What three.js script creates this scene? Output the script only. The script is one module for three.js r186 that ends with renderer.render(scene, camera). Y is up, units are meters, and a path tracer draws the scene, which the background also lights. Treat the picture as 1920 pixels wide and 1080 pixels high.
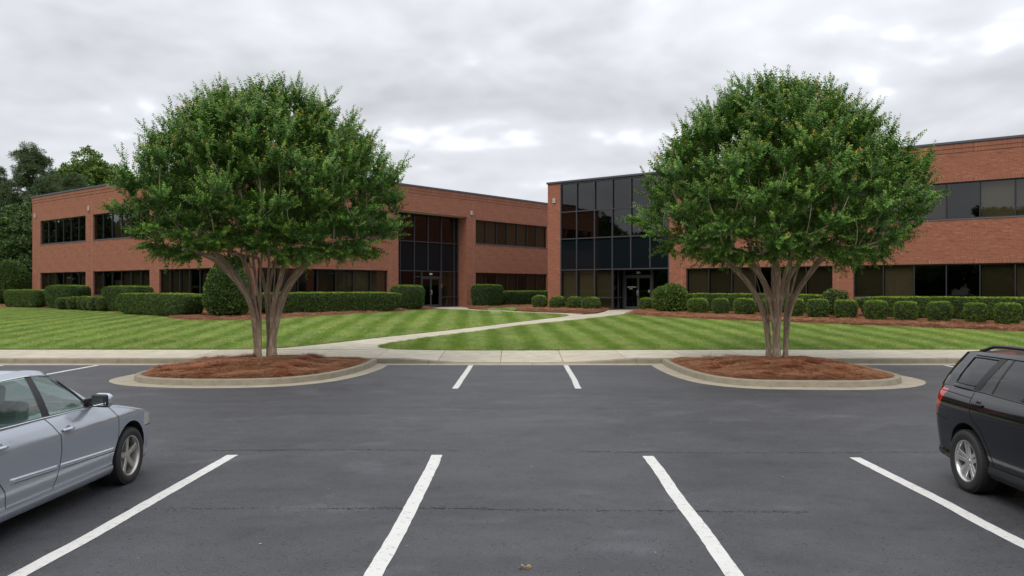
import * as THREE from 'three';
import { mergeGeometries } from 'three/addons/utils/BufferGeometryUtils.js';
import { RoundedBoxGeometry } from 'three/addons/geometries/RoundedBoxGeometry.js';
import { TextGeometry } from 'three/addons/geometries/TextGeometry.js';
import { FontLoader } from 'three/addons/loaders/FontLoader.js';

// ------------------------------------------------------------------ camera, sky, sun, exposure
const scene = new THREE.Scene();
const camera = new THREE.PerspectiveCamera(38.43, 16 / 9, 0.1, 900);
camera.position.set(0, 2.2, 0);
camera.lookAt(0, 2.2 + 100 * (2 / 1550), -100);
const renderer = new THREE.WebGLRenderer({ antialias: true });
renderer.toneMapping = THREE.LinearToneMapping;
renderer.toneMappingExposure = 1.12;
renderer.shadowMap.enabled = true;

function rng(seed) { let a = seed >>> 0; return () => { a = (a + 0x6d2b79f5) | 0; let t = Math.imul(a ^ (a >>> 15), 1 | a); t = (t + Math.imul(t ^ (t >>> 7), 61 | t)) ^ t; return ((t ^ (t >>> 14)) >>> 0) / 4294967296; }; }
const clamp = (x, a = 0, b = 1) => Math.min(b, Math.max(a, x)), lerp = (a, b, t) => a + (b - a) * t;
const smooth = (x, a, b) => { const t = clamp((x - a) / (b - a)); return t * t * (3 - 2 * t); };
const LAT = (() => { const r = rng(77), a = new Float32Array(65536); for (let i = 0; i < 65536; i++) a[i] = r(); return a; })();
function vnoise(x, y, px = 256, py = 256) {              // value noise in 0..1, wraps at px, py
  const xi = Math.floor(x), yi = Math.floor(y), fx = x - xi, fy = y - yi, u = fx * fx * fx * (fx * (fx * 6 - 15) + 10), v = fy * fy * fy * (fy * (fy * 6 - 15) + 10);
  const x0 = ((xi % px) + px) % px, x1 = (x0 + 1) % px, y0 = ((yi % py) + py) % py, y1 = (y0 + 1) % py;
  const a = LAT[(y0 & 255) * 256 + (x0 & 255)], b = LAT[(y0 & 255) * 256 + (x1 & 255)], c = LAT[(y1 & 255) * 256 + (x0 & 255)], d = LAT[(y1 & 255) * 256 + (x1 & 255)];
  return a + (b - a) * u + (c - a) * v + (a - b - c + d) * u * v;
}
function fbm(x, y, oct = 5, px = 256, py = 256) { let s = 0, a = 0.5, n = 0; for (let i = 0; i < oct; i++) { s += a * vnoise(x + i * 17.3 * (px === 256 ? 1 : 0), y + i * 9.7 * (py === 256 ? 1 : 0), px, py); n += a; a *= 0.5; x *= 2; y *= 2; px = Math.min(256, px * 2); py = Math.min(256, py * 2); } return s / n; }
// overcast sky: one even deck of stratocumulus all round, thinner patches where the light comes through
{
  const W = 2048, H = 1024, data = new Float32Array(W * H * 4);
  for (let j = 0; j < H; j++) {
    const el = ((j + 0.5) / H - 0.5) * Math.PI, y = Math.sin(el), ch = Math.cos(el);
    for (let i = 0; i < W; i++) {
      const az = ((i + 0.5) / W - 0.5) * 2 * Math.PI, x = ch * Math.cos(az), z = ch * Math.sin(az), o = (j * W + i) * 4;
      let r = 0.2, g = 0.2, b = 0.19;
      if (y > -0.02) {
        const k = 1 / (Math.max(y, 0) + 0.2), cx = x * k * 1.25 + 31.3, cz = z * k * 1.25 + 57.7;
        const wx = fbm(cx * 0.9 + 5, cz * 0.9, 3) - 0.5, wz = fbm(cx * 0.9, cz * 0.9 + 40, 3) - 0.5;
        const n = fbm(cx * 3.3 + wx * 1.3, cz * 3.3 + wz * 1.3, 5), m = fbm(cx * 0.8 + 90 + wx, cz * 0.8 + 3, 4), f = fbm(cx * 7.5 + wx * 2.4, cz * 7.5 + wz * 2.4, 5);
        let c = 0.70 + (n - 0.5) * 0.30 + (m - 0.5) * 0.14 + (f - 0.5) * 0.16;
        c += 0.24 * smooth(n * 0.6 + f * 0.4, 0.63, 0.80);                // thin gaps, near white
        c = clamp(c, 0.5, 1.05);
        const hz = smooth(y, 0.26, 0.0);
        c = lerp(c, 0.77 + (n - 0.5) * 0.2, hz * 0.75) * Math.max(1, (1 + 2 * y) / 1.44);   // CIE overcast: three times brighter overhead than at the horizon
        r = c * 0.94; g = c * 0.97; b = c * 1.03;
      }
      data[o] = r; data[o + 1] = g; data[o + 2] = b; data[o + 3] = 1;
    }
  }
  const sky = new THREE.DataTexture(data, W, H, THREE.RGBAFormat, THREE.FloatType);
  sky.mapping = THREE.EquirectangularReflectionMapping; sky.magFilter = THREE.LinearFilter; sky.needsUpdate = true;
  scene.background = sky; scene.environment = sky;
}
const sun = new THREE.DirectionalLight(0xfff4e6, 1.5);
sun.position.set(-30, 80, 25); sun.target.position.set(0, 0, -30); sun.castShadow = true; sun.shadow.radius = 60;
Object.assign(sun.shadow.camera, { left: -80, right: 80, top: 80, bottom: -80, near: 1, far: 260 }); sun.shadow.mapSize.set(4096, 4096);
scene.add(sun, sun.target);

// ------------------------------------------------------------------ helpers
const taken = new Map();
function numbered(name) { const n = taken.get(name) ?? -1; taken.set(name, n + 1); return n < 0 ? name : name + '_' + String(n + 1).padStart(3, '0'); }
function flags(o) { o.castShadow = o.receiveShadow = true; return o; }
function tag(o, label, category, group) { o.userData.label = label; o.userData.category = category; if (group) o.userData.group = group; return o; }
function thing(name, label, category, [x, y, z] = [0, 0, 0], turn = 0, group) { const o = new THREE.Group(); o.name = numbered(name); o.position.set(x, y, z); o.rotation.y = turn; scene.add(o); return tag(o, label, category, group); }
function structure(name, geo, mat) { const m = flags(geo ? new THREE.Mesh(geo, mat) : new THREE.Group()); m.name = numbered(name); m.userData.kind = 'structure'; scene.add(m); return m; }
function part(name, geo, mat, parent) { const m = flags(new THREE.Mesh(geo, mat)); m.name = name; parent.add(m); return m; }
function pgroup(name, parent, [x, y, z] = [0, 0, 0], turn = 0) { const g = new THREE.Group(); g.name = name; g.position.set(x, y, z); g.rotation.y = turn; parent.add(g); return g; }
const merge = (list) => mergeGeometries(list.map((g) => (g.index ? g.toNonIndexed() : g)), false);
function box(w, h, d, x = 0, y = 0, z = 0) { const g = new THREE.BoxGeometry(w, h, d); g.translate(x, y, z); return g; }
function span(x0, x1, y0, y1, z0, z1) { return box(x1 - x0, y1 - y0, z1 - z0, (x0 + x1) / 2, (y0 + y1) / 2, (z0 + z1) / 2); }
function boxUV(g) {                                        // uv in metres from position and normal
  const p = g.attributes.position, n = g.attributes.normal, uv = new Float32Array(p.count * 2);
  for (let i = 0; i < p.count; i++) { const ax = Math.abs(n.getX(i)), ay = Math.abs(n.getY(i)), az = Math.abs(n.getZ(i)); uv[i * 2] = ax > az && ax > ay ? p.getZ(i) : p.getX(i); uv[i * 2 + 1] = ay > ax && ay > az ? p.getZ(i) : p.getY(i); }
  g.setAttribute('uv', new THREE.BufferAttribute(uv, 2)); return g;
}
const toS = (c) => { c = clamp(c); return Math.round(255 * (c <= 0.0031308 ? c * 12.92 : 1.055 * Math.pow(c, 1 / 2.4) - 0.055)); };
function colorTex(w, h, fn, rx = 1, ry = rx) {             // fn(i, j) -> linear rgb
  const d = new Uint8Array(w * h * 4);
  for (let j = 0; j < h; j++) for (let i = 0; i < w; i++) { const c = fn(i, j), o = (j * w + i) * 4; d[o] = toS(c[0]); d[o + 1] = toS(c[1]); d[o + 2] = toS(c[2]); d[o + 3] = 255; }
  const t = new THREE.DataTexture(d, w, h); t.colorSpace = THREE.SRGBColorSpace; t.wrapS = t.wrapT = THREE.RepeatWrapping; t.magFilter = THREE.LinearFilter; t.repeat.set(rx, ry); t.needsUpdate = true; return t;
}
function grayTex(w, h, fn, rx = 1, ry = rx) {
  const d = new Uint8Array(w * h * 4);
  for (let j = 0; j < h; j++) for (let i = 0; i < w; i++) { const c = Math.round(255 * clamp(fn(i, j))), o = (j * w + i) * 4; d[o] = d[o + 1] = d[o + 2] = c; d[o + 3] = 255; }
  const t = new THREE.DataTexture(d, w, h); t.wrapS = t.wrapT = THREE.RepeatWrapping; t.magFilter = THREE.LinearFilter; t.repeat.set(rx, ry); t.needsUpdate = true; return t;
}
const lin = (r, g, b) => new THREE.Color().setRGB(r, g, b);
function std(color, roughness = 0.8, extra = {}) { return new THREE.MeshStandardMaterial({ color: Array.isArray(color) ? lin(...color) : color, roughness, ...extra }); }
function phys(color, roughness, extra = {}) { return new THREE.MeshPhysicalMaterial({ color: Array.isArray(color) ? lin(...color) : color, roughness, ...extra }); }
// planar outlines are [x, d] with d = metres in front of the photographer (world z = -d)
function curve(pts, n, closed = false) { const c = new THREE.CatmullRomCurve3(pts.map((p) => new THREE.Vector3(p[0], 0, p[1])), closed, 'centripetal'); return c.getPoints(n).map((p) => [p.x, p.z]); }
function inside(poly, x, y) { let r = false; for (let i = 0, j = poly.length - 1; i < poly.length; j = i++) { const a = poly[i], b = poly[j]; if ((a[1] > y) !== (b[1] > y) && x < ((b[0] - a[0]) * (y - a[1])) / (b[1] - a[1]) + a[0]) r = !r; } return r; }
function edgeDist(poly, x, y) { let m = 1e9; for (let i = 0, j = poly.length - 1; i < poly.length; j = i++) { const a = poly[j], b = poly[i], dx = b[0] - a[0], dy = b[1] - a[1], t = clamp(((x - a[0]) * dx + (y - a[1]) * dy) / (dx * dx + dy * dy + 1e-9)); m = Math.min(m, Math.hypot(x - a[0] - t * dx, y - a[1] - t * dy)); } return m; }
function half(poly, nx, ny, c) {                           // keep nx*x + ny*y <= c
  const out = []; for (let i = 0; i < poly.length; i++) { const a = poly[i], b = poly[(i + 1) % poly.length], da = nx * a[0] + ny * a[1] - c, db = nx * b[0] + ny * b[1] - c; if (da <= 0) out.push(a); if ((da < 0 && db > 0) || (da > 0 && db < 0)) { const t = da / (da - db); out.push([a[0] + (b[0] - a[0]) * t, a[1] + (b[1] - a[1]) * t]); } } return out;
}
function patch(poly, cell, hf, { skirt = 0, uv = (x, d) => [x, d], color = null } = {}) {   // a polygon draped over a height function
  let x0 = 1e9, x1 = -1e9, y0 = 1e9, y1 = -1e9; for (const [x, y] of poly) { x0 = Math.min(x0, x); x1 = Math.max(x1, x); y0 = Math.min(y0, y); y1 = Math.max(y1, y); }
  const nx = Math.ceil((x1 - x0) / cell), ny = Math.ceil((y1 - y0) / cell), touched = new Uint8Array(nx * ny + 1);
  for (let i = 0; i < poly.length; i++) { const a = poly[i], b = poly[(i + 1) % poly.length], n = Math.ceil(Math.hypot(b[0] - a[0], b[1] - a[1]) / (cell * 0.2)) + 1; for (let k = 0; k <= n; k++) { const gx = (a[0] + (b[0] - a[0]) * k / n - x0) / cell, gy = (a[1] + (b[1] - a[1]) * k / n - y0) / cell; for (const ex of [-0.15, 0.15]) for (const ey of [-0.15, 0.15]) { const ci = clamp(Math.floor(gx + ex), 0, nx - 1), cj = clamp(Math.floor(gy + ey), 0, ny - 1); touched[cj * nx + ci] = 1; } } }
  const pos = [], uvs = [], cols = [], idx = [], map = new Map();
  const vert = (x, d) => { const k = Math.round(x * 2000) + '_' + Math.round(d * 2000); let i = map.get(k); if (i === undefined) { i = pos.length / 3; map.set(k, i); pos.push(x, hf(x, d), -d); uvs.push(...uv(x, d)); if (color) cols.push(...color(x, d)); } return i; };
  const tri = (a, b, c) => { const ax = pos[a * 3], az = pos[a * 3 + 2], bx = pos[b * 3], bz = pos[b * 3 + 2], cx = pos[c * 3], cz = pos[c * 3 + 2], s = (bz - az) * (cx - ax) - (bx - ax) * (cz - az); if (Math.abs(s) < 1e-9) return; if (s > 0) idx.push(a, b, c); else idx.push(a, c, b); };
  for (let j = 0; j < ny; j++) for (let i = 0; i < nx; i++) {
    const ax = x0 + i * cell, bx = ax + cell, ay = y0 + j * cell, by = ay + cell;
    if (!touched[j * nx + i]) { if (inside(poly, ax + cell / 2, ay + cell / 2)) { const a = vert(ax, ay), b = vert(bx, ay), c = vert(bx, by), d = vert(ax, by); tri(a, b, c); tri(a, c, d); } continue; }
    let p = half(half(half(half(poly, -1, 0, -ax), 1, 0, bx), 0, -1, -ay), 0, 1, by); if (p.length < 3) continue;
    p = p.filter((q, k) => { const o = p[(k + 1) % p.length]; return Math.hypot(q[0] - o[0], q[1] - o[1]) > 1e-5; }); if (p.length < 3) continue;
    for (const f of THREE.ShapeUtils.triangulateShape(p.map((q) => new THREE.Vector2(q[0], q[1])), [])) tri(vert(...p[f[0]]), vert(...p[f[1]]), vert(...p[f[2]]));
  }
  if (skirt) for (let i = 0; i < poly.length; i++) {
    const a = poly[i], b = poly[(i + 1) % poly.length], n = Math.max(1, Math.ceil(Math.hypot(b[0] - a[0], b[1] - a[1]) / (cell * 2)));
    for (let k = 0; k < n; k++) { const q = [k / n, (k + 1) / n].map((t) => [a[0] + (b[0] - a[0]) * t, a[1] + (b[1] - a[1]) * t]), o = pos.length / 3; for (const [x, d] of q) for (const s of [0, skirt]) { pos.push(x, hf(x, d) - s, -d); const t = uv(x, d); uvs.push(t[0], t[1] + s); if (color) cols.push(...color(x, d)); } idx.push(o, o + 1, o + 2, o + 1, o + 3, o + 2); }
  }
  const g = new THREE.BufferGeometry(); g.setAttribute('position', new THREE.Float32BufferAttribute(pos, 3)); g.setAttribute('uv', new THREE.Float32BufferAttribute(uvs, 2)); if (color) g.setAttribute('color', new THREE.Float32BufferAttribute(cols, 3)); g.setIndex(idx); g.computeVertexNormals(); return g;
}
function scatter(poly, n, seed) { const r = rng(seed), out = []; let x0 = 1e9, x1 = -1e9, y0 = 1e9, y1 = -1e9; for (const [x, y] of poly) { x0 = Math.min(x0, x); x1 = Math.max(x1, x); y0 = Math.min(y0, y); y1 = Math.max(y1, y); } let guard = 0; while (out.length < n && guard++ < n * 40) { const x = lerp(x0, x1, r()), y = lerp(y0, y1, r()); if (inside(poly, x, y)) out.push([x, y]); } return out; }
const dummy = new THREE.Object3D();
function instanced(name, geo, mat, count, set, parent, colorOf) { const m = flags(new THREE.InstancedMesh(geo, mat, count)); m.name = name; for (let i = 0; i < count; i++) { dummy.position.set(0, 0, 0); dummy.rotation.set(0, 0, 0); dummy.scale.set(1, 1, 1); set(dummy, i); dummy.updateMatrix(); m.setMatrixAt(i, dummy.matrix); if (colorOf) m.setColorAt(i, colorOf(i)); } if (parent) parent.add(m); return m; }
function tube(pts, radii, sides, caps = true) {            // a tapered tube along points (Vector3)
  const pos = [], idx = [], uv = [], up = new THREE.Vector3(); let n = new THREE.Vector3(1, 0.2, 0.1), len = 0;
  for (let i = 0; i < pts.length; i++) {
    const t = new THREE.Vector3().subVectors(pts[Math.min(i + 1, pts.length - 1)], pts[Math.max(i - 1, 0)]).normalize();
    n.addScaledVector(t, -n.dot(t)).normalize(); up.crossVectors(t, n); if (i) len += pts[i].distanceTo(pts[i - 1]);
    for (let k = 0; k <= sides; k++) { const a = (k / sides) * Math.PI * 2, c = Math.cos(a) * radii[i], s = Math.sin(a) * radii[i]; pos.push(pts[i].x + n.x * c + up.x * s, pts[i].y + n.y * c + up.y * s, pts[i].z + n.z * c + up.z * s); uv.push((k / sides) * Math.max(0.1, Math.round(radii[0] * 6.28 * 10) / 10), len); }
  }
  const S = sides + 1; for (let i = 0; i + 1 < pts.length; i++) for (let k = 0; k < sides; k++) { const a = i * S + k, b = a + S; idx.push(a, a + 1, b, a + 1, b + 1, b); }
  const g = new THREE.BufferGeometry(); g.setAttribute('position', new THREE.Float32BufferAttribute(pos, 3)); g.setAttribute('uv', new THREE.Float32BufferAttribute(uv, 2)); g.setIndex(idx); g.computeVertexNormals(); return g;
}
const V = (x, y, z) => new THREE.Vector3(x, y, z);

// ------------------------------------------------------------------ where the two buildings stand, and the terrain between
const TH = (51 * Math.PI) / 180, S = Math.sin(TH), C = Math.cos(TH), FLOOR = 0.88;
const CORNER = [-15.23, 46.18], CORNER_R = [2.4, 55.45];
const along = (o, dx, dd, t) => [o[0] + dx * t, o[1] + dd * t];
const onA = (s) => along(CORNER, S, -C, s), onB = (s) => along(CORNER, C, S, s), onC = (s) => along(CORNER_R, S, -C, s);
function segDist(x, d, a, b) { const dx = b[0] - a[0], dy = b[1] - a[1], t = clamp(((x - a[0]) * dx + (d - a[1]) * dy) / (dx * dx + dy * dy)); return Math.hypot(x - a[0] - t * dx, d - a[1] - t * dy); }
const FAC = [[onA(-40), onA(0)], [onB(0), onB(45)], [onC(0), onC(40)]];
const dropped = (x) => (x < 0 ? smooth(-x, 1.2, 3.6) : smooth(x, 1.4, 4.0));       // the kerb sinks to the asphalt between the islands
function ground(x, d) {
  if (d < 27.25) return lerp(0.02 + 0.135 * dropped(x), 0.19, clamp((d - 24.4) / 2.85));
  const a = d - 27.25, b = Math.max(0, Math.min(...FAC.map((f) => segDist(x, d, f[0], f[1]))) - 1.2);
  return 0.19 + (FLOOR - 0.19) * (a / (a + b + 1e-6)) * (1 - smooth(b, 60, 150));
}

// ------------------------------------------------------------------ surfaces
const N1 = 1024;
const asphaltBump = (() => { const r = rng(5), a = new Float32Array(N1 * N1); for (let i = 0; i < a.length; i++) a[i] = r(); return a; })();
const stones = new Float32Array(N1 * N1);
{ const r = rng(9); for (let k = 0; k < 26000; k++) { const cx = r() * N1, cy = r() * N1, R = 1 + r() * 2.6, v = r(); for (let y = -4; y <= 4; y++) for (let x = -4; x <= 4; x++) { const d = Math.hypot(x, y) / R; if (d < 1) { const o = ((Math.floor(cy) + y + N1) % N1) * N1 + ((Math.floor(cx) + x + N1) % N1); stones[o] = Math.max(stones[o], (1 - d * d) * (0.4 + 0.6 * v)); } } } }
const pits = new Float32Array(N1 * N1);
{ const r = rng(19); for (let k = 0; k < 2200; k++) { const cx = r() * N1, cy = r() * N1, R = 1.2 + r() * r() * 5, st = 0.5 + r(); for (let y = -7; y <= 7; y++) for (let x = -7; x <= 7; x++) { const d = Math.hypot(x * st, y) / R; if (d < 1) { const o = ((Math.floor(cy) + y + N1) % N1) * N1 + ((Math.floor(cx) + x + N1) % N1); pits[o] = Math.max(pits[o], 1 - d); } } } }
const M = {};
M.asphalt = std([1, 1, 1], 0.62, {
  vertexColors: true,
  map: colorTex(N1, N1, (i, j) => { const o = j * N1 + i, v = 0.059 + 0.036 * (stones[o] - 0.4) + 0.026 * (asphaltBump[o] - 0.5) + 0.014 * (fbm(i / 64, j / 64, 4, 16, 16) - 0.5) - 0.055 * pits[o]; return [v * 0.945, v * 0.97, v * 1.08]; }, 1 / 2.6),
  bumpMap: grayTex(N1, N1, (i, j) => { const o = j * N1 + i; return 0.45 + 0.4 * stones[o] + 0.15 * asphaltBump[o] - 0.45 * pits[o]; }, 1 / 2.6), bumpScale: 0.011,
});
const conc = (tone, sc) => std([1, 1, 1], 0.9, {
  map: colorTex(512, 512, (i, j) => { const n = fbm(i / 64, j / 64, 5, 8, 8), f = asphaltBump[(j % 512) * N1 + (i % 512)], sp = fbm(i / 8, j / 8, 2, 64, 64); const v = 1 + (n - 0.5) * 0.36 + (f - 0.5) * 0.14 - 0.25 * smooth(sp, 0.68, 0.85); return tone.map((t) => t * v); }, 1 / sc),
  bumpMap: grayTex(512, 512, (i, j) => 0.5 + 0.5 * (asphaltBump[j * N1 + i] - 0.5) + 0.5 * (fbm(i / 16, j / 16, 3, 32, 32) - 0.5), 1 / sc), bumpScale: 0.003,
});
M.walk = conc([0.425, 0.385, 0.295], 2.3); M.walk2 = conc([0.395, 0.36, 0.28], 2.3); M.walk3 = conc([0.45, 0.41, 0.32], 2.3); M.kerb = conc([0.26, 0.23, 0.17], 1.3); M.gutter = conc([0.335, 0.30, 0.23], 1.7);
M.linePaint = std([1, 1, 1], 0.75, { map: colorTex(512, 512, (i, j) => { const n = fbm(i / 20, j / 20, 4, 26, 26), s = stones[j * N1 + i]; const w = smooth(n, 0.6, 0.82) * 0.4 + 0.12 * s + 0.35 * pits[j * N1 + i] + 0.12 * fbm(i / 90, j / 90, 2, 6, 6); return [0.59 - w * 0.36, 0.59 - w * 0.36, 0.57 - w * 0.34]; }, 1 / 1.1), bumpMap: M.asphalt.bumpMap, bumpScale: 0.004 });
M.tar = std([0.018, 0.018, 0.02], 0.8);
M.dirt = std([0.06, 0.042, 0.028], 1);

// parking lot: one sheet of asphalt with its own patches, tyre-polished lanes and pale scuffs
const lotColor = (x, d) => {
  const a = fbm(x * 0.35 + 40, d * 0.5 + 12, 5), b = fbm(x * 1.6 + 9, d * 1.9 + 70, 4), s = fbm(x * 0.22 + 3, d * 2.6 + 30, 4);
  const lane = 0.5 * Math.exp(-((d - 13.4) ** 2) / 0.5) + 0.5 * Math.exp(-((d - 15.9) ** 2) / 0.6);
  let v = 1 + (a - 0.5) * 0.5 + (b - 0.5) * 0.4 + (s - 0.5) * 0.3 + lane * 0.1 * (0.4 + s);
  v += 0.35 * smooth(fbm(x * 1.1 + 130, d * 2.3 + 61, 5), 0.66, 0.8);      // pale scuffs
  v -= 0.22 * smooth(fbm(x * 2.4 + 30, d * 2.4 + 161, 4), 0.68, 0.82);     // oil spots
  return [v, v, v];
};
const lot = structure('parking_lot', patch([[-18, 4], [18, 4], [18, 24.4], [-18, 24.4]], 0.12, () => 0, { color: lotColor }), M.asphalt);
{
  const flat = [[[-90, -70], [90, -70], [90, 4], [-90, 4]], [[-90, 4], [-18, 4], [-18, 24.4], [-90, 24.4]], [[18, 4], [90, 4], [90, 24.4], [18, 24.4]]];
  part('asphalt', merge(flat.map((p) => patch(p, 3, () => 0, { color: (x, d) => { const v = 0.9 + 0.3 * fbm(x * 0.3, d * 0.3, 3); return [v, v, v]; } }))), M.asphalt, lot);
}
const SK = 25 / 1550;                                       // the stalls run a touch to the right of straight ahead
function stallLine(x, d0, d1, w = 0.14, seed = 1) {
  const r = rng(seed), L = [], R = [], n = Math.ceil((d1 - d0) / 0.12);
  for (let i = 0; i <= n; i++) { const d = lerp(d0, d1, i / n), cx = x + (d - d0) * SK, j = () => (r() - 0.5) * 0.007; const wob = (vnoise(d * 0.8 + seed * 7, 3) - 0.5) * 0.025; L.push([cx - w / 2 + j() + wob, d]); R.push([cx + w / 2 + j() + wob, d]); }
  part('parking_line', patch([...L, ...R.reverse()], 0.5, () => 0.004), M.linePaint, lot);
}
[[-3.85, 2, 10.95], [-1.13, 2, 10.95], [1.64, 2, 10.88], [4.33, 2, 10.78], [-6.7, 2, 10.95], [7.1, 2, 10.8]].forEach(([x, a, b], i) => stallLine(x, a, b, 0.145, i + 3));
[[-1.26, 18.25, 23.82], [1.47, 18.25, 23.82], [-12.02, 19.2, 23.82], [-14.75, 19.2, 23.82], [12.4, 19.2, 23.82], [15.1, 19.2, 23.82], [-17.4, 19.2, 23.82]].forEach(([x, a, b], i) => stallLine(x, a, b, 0.135, i + 31));
function seam(pts, n, seed) {                               // an open cold joint: a ragged line of missing aggregate
  const r = rng(seed), c = curve(pts, 400), list = []; while (list.length < n) { const [x, d] = c[Math.floor(r() * 401)], k = fbm(x * 1.3 + seed, 4, 3); if (r() < 0.35 + 1.6 * (k - 0.4)) list.push([x + (r() - 0.5) * 0.06, d + (fbm(x * 2 + seed * 3, 5, 3) - 0.5) * 0.06 + (r() + r() + r() - 1.5) * (r() < 0.7 ? 0.012 : 0.09), 0.5 + r() * r() * 1.6]); }
  const m = instanced('seam', new THREE.CircleGeometry(0.006, 7).rotateX(-Math.PI / 2), M.tar, n, (o, i) => { const [x, d, k] = list[i]; o.position.set(x, 0.0025, -d); o.rotation.y = r() * 3; o.scale.set(k * (0.8 + r() * 1.6), 1, k * 0.85); }, lot); m.userData.kind = 'stuff';
}
seam([[-9, 11.22], [-4, 11.25], [-2.4, 11.3], [-0.4, 11.27]], 900, 3); seam([[0.9, 11.17], [3.2, 11.1], [6, 11.16], [10, 11.08]], 900, 5);
seam([[-4.2, 8.26], [-1.2, 8.3], [0.6, 8.22], [2.9, 8.16]], 1000, 8); seam([[-2.2, 15.3], [0.5, 15.25], [3.5, 15.2]], 420, 12); seam([[-2.2, 17.7], [0.5, 17.72], [5, 17.55]], 300, 15);

// the far kerb with its gutter, then the pavement, slab by slab
function sweepX(x0, x1, prof) { const pos = [], idx = [], uv = [], n = Math.max(1, Math.ceil((x1 - x0) / 0.3)), P = prof(0).length; for (let i = 0; i <= n; i++) { const x = lerp(x0, x1, i / n); prof(x).forEach(([d, y], k) => { pos.push(x, y, -d); uv.push(x, k * 0.1); }); } for (let i = 0; i < n; i++) for (let k = 0; k + 1 < P; k++) { const a = i * P + k, b = a + P; idx.push(a, b, a + 1, b, b + 1, a + 1); } const g = new THREE.BufferGeometry(); g.setAttribute('position', new THREE.Float32BufferAttribute(pos, 3)); g.setAttribute('uv', new THREE.Float32BufferAttribute(uv, 2)); g.setIndex(idx); g.computeVertexNormals(); return g; }
const walk = structure('pavement');
for (let i = -13; i < 13; i++) {
  const x0 = i * 3.05 + 0.6, x1 = x0 + 3.04;
  part('kerb', sweepX(x0, x1, (x) => { const h = ground(x, 24.4); return [[24.32, -0.05], [24.335, h - 0.035], [24.345, h - 0.012], [24.37, h], [24.5, h + 0.003], [24.5, -0.05]]; }), M.kerb, walk);
  part('gutter', sweepX(x0, x1, () => [[23.88, -0.03], [23.88, 0.006], [24.1, 0.004], [24.32, 0.012]]), M.gutter, walk);
}
const wm = [M.walk, M.walk2, M.walk3, M.walk];
for (let i = -20; i < 20; i++) { const x0 = i * 1.86 - 0.33; part('slab', patch([[x0, 24.51], [x0 + 1.845, 24.51], [x0 + 1.845, 27.3], [x0, 27.3]], 0.31, (x, d) => ground(x, d) + 0.004, { skirt: 0.06 }), wm[((i * 7) % 4 + 4) % 4], walk); }
part('joint_bed', patch([[-40, 24.5], [40, 24.5], [40, 27.35], [-40, 27.35]], 0.6, (x, d) => ground(x, d) - 0.025), M.dirt, walk);

// ------------------------------------------------------------------ lawns, path and beds
const lawnLEdge = curve([[-9.4, 27.42], [-7.95, 27.7], [-7.03, 28.66], [-6.19, 29.8], [-5.2, 31.4], [-3.09, 34.72], [-1.14, 38.3], [1.25, 42.4], [2.9, 45.2], [3.12, 45.9], [2.75, 46.9], [1.45, 48.4], [-0.16, 50.4], [-2.7, 53.4], [-4.5, 54.5]], 120);
const bedLEdge = curve([[-5.4, 53.3], [-6.66, 50.3], [-9.18, 45.0], [-11.2, 41.6], [-12.6, 39.7], [-15.2, 39.3], [-18.05, 42.4], [-22.06, 47.0], [-24.8, 49.7], [-30.65, 55.2], [-37.2, 60.1], [-46, 67]], 130);
const lawnREdge = curve([[-4.5, 28.5], [-4.16, 29.34], [-3.6, 30.6], [-1.69, 33.96], [0.36, 37.68], [2.82, 40.9], [5.5, 44.5], [6.2, 45.6]], 60);
const bedREdge = curve([[6.35, 45.9], [7.4, 43.0], [8.97, 40.9], [12.04, 38.1], [14.76, 35.75], [17.14, 34.0], [19.6, 31.9], [23.5, 28.8], [25.4, 27.5]], 90);
const lawnRFront = curve([[24, 27.35], [16, 27.35], [8, 27.3], [3, 27.2], [-1, 27.12], [-3.1, 27.25], [-4.1, 27.6], [-4.52, 28.1], [-4.5, 28.5]], 60);
const LAWNS = {
  left: [[-75, 27.42], ...lawnLEdge, ...bedLEdge, [-60, 72], [-75, 72]],
  right: [...lawnREdge, ...bedREdge, ...lawnRFront.slice(0, -1)],
  small: curve([[-1.65, 55.1], [0.0, 52.55], [0.3, 53.0], [0.2, 55.0], [1.3, 56.6], [2.3, 60], [0.5, 60.3], [-0.7, 58.5]], 40, true),
};
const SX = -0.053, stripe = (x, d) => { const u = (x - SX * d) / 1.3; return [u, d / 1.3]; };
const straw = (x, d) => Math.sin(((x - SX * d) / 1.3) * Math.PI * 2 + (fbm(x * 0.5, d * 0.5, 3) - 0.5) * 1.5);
M.grass = std([1, 1, 1], 0.95, {
  vertexColors: true,
  map: colorTex(1024, 1024, (i, j) => { const f = asphaltBump[j * N1 + i], n = fbm(i / 10, j / 30, 4, 102, 34), m = fbm(i / 128, j / 128, 4, 8, 8); const v = 0.55 + 0.45 * n + 0.35 * (f - 0.5) + 0.5 * (m - 0.5), dry = smooth(fbm(i / 5, j / 40, 3, 204, 25), 0.62, 0.8) * 0.35; return [v * (0.62 + dry), v * (0.66 + dry * 0.6), v * (0.6 + dry * 0.7)]; }, 1 / 3.1),
  bumpMap: grayTex(512, 512, (i, j) => fbm(i / 4, j / 7, 3, 128, 73), 1 / 1.1), bumpScale: 0.03,
});
const lawnTone = (x, d) => { const s = smooth(straw(x, d), -0.9, 0.7), n = fbm(x * 0.45 + 12, d * 0.45 + 5, 4) - 0.5, n2 = fbm(x * 2.1 + 60, d * 2.1, 3) - 0.5; const k = 1 + n * 0.35 + n2 * 0.25; return [lerp(0.288, 0.355, s) * k * (1 + n2 * 0.35), lerp(0.43, 0.468, s) * k, lerp(0.068, 0.115, s) * k]; };  // mowing bands: light and dark sheen of leaning blades painted into the tone
const lawnGroup = {};
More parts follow.
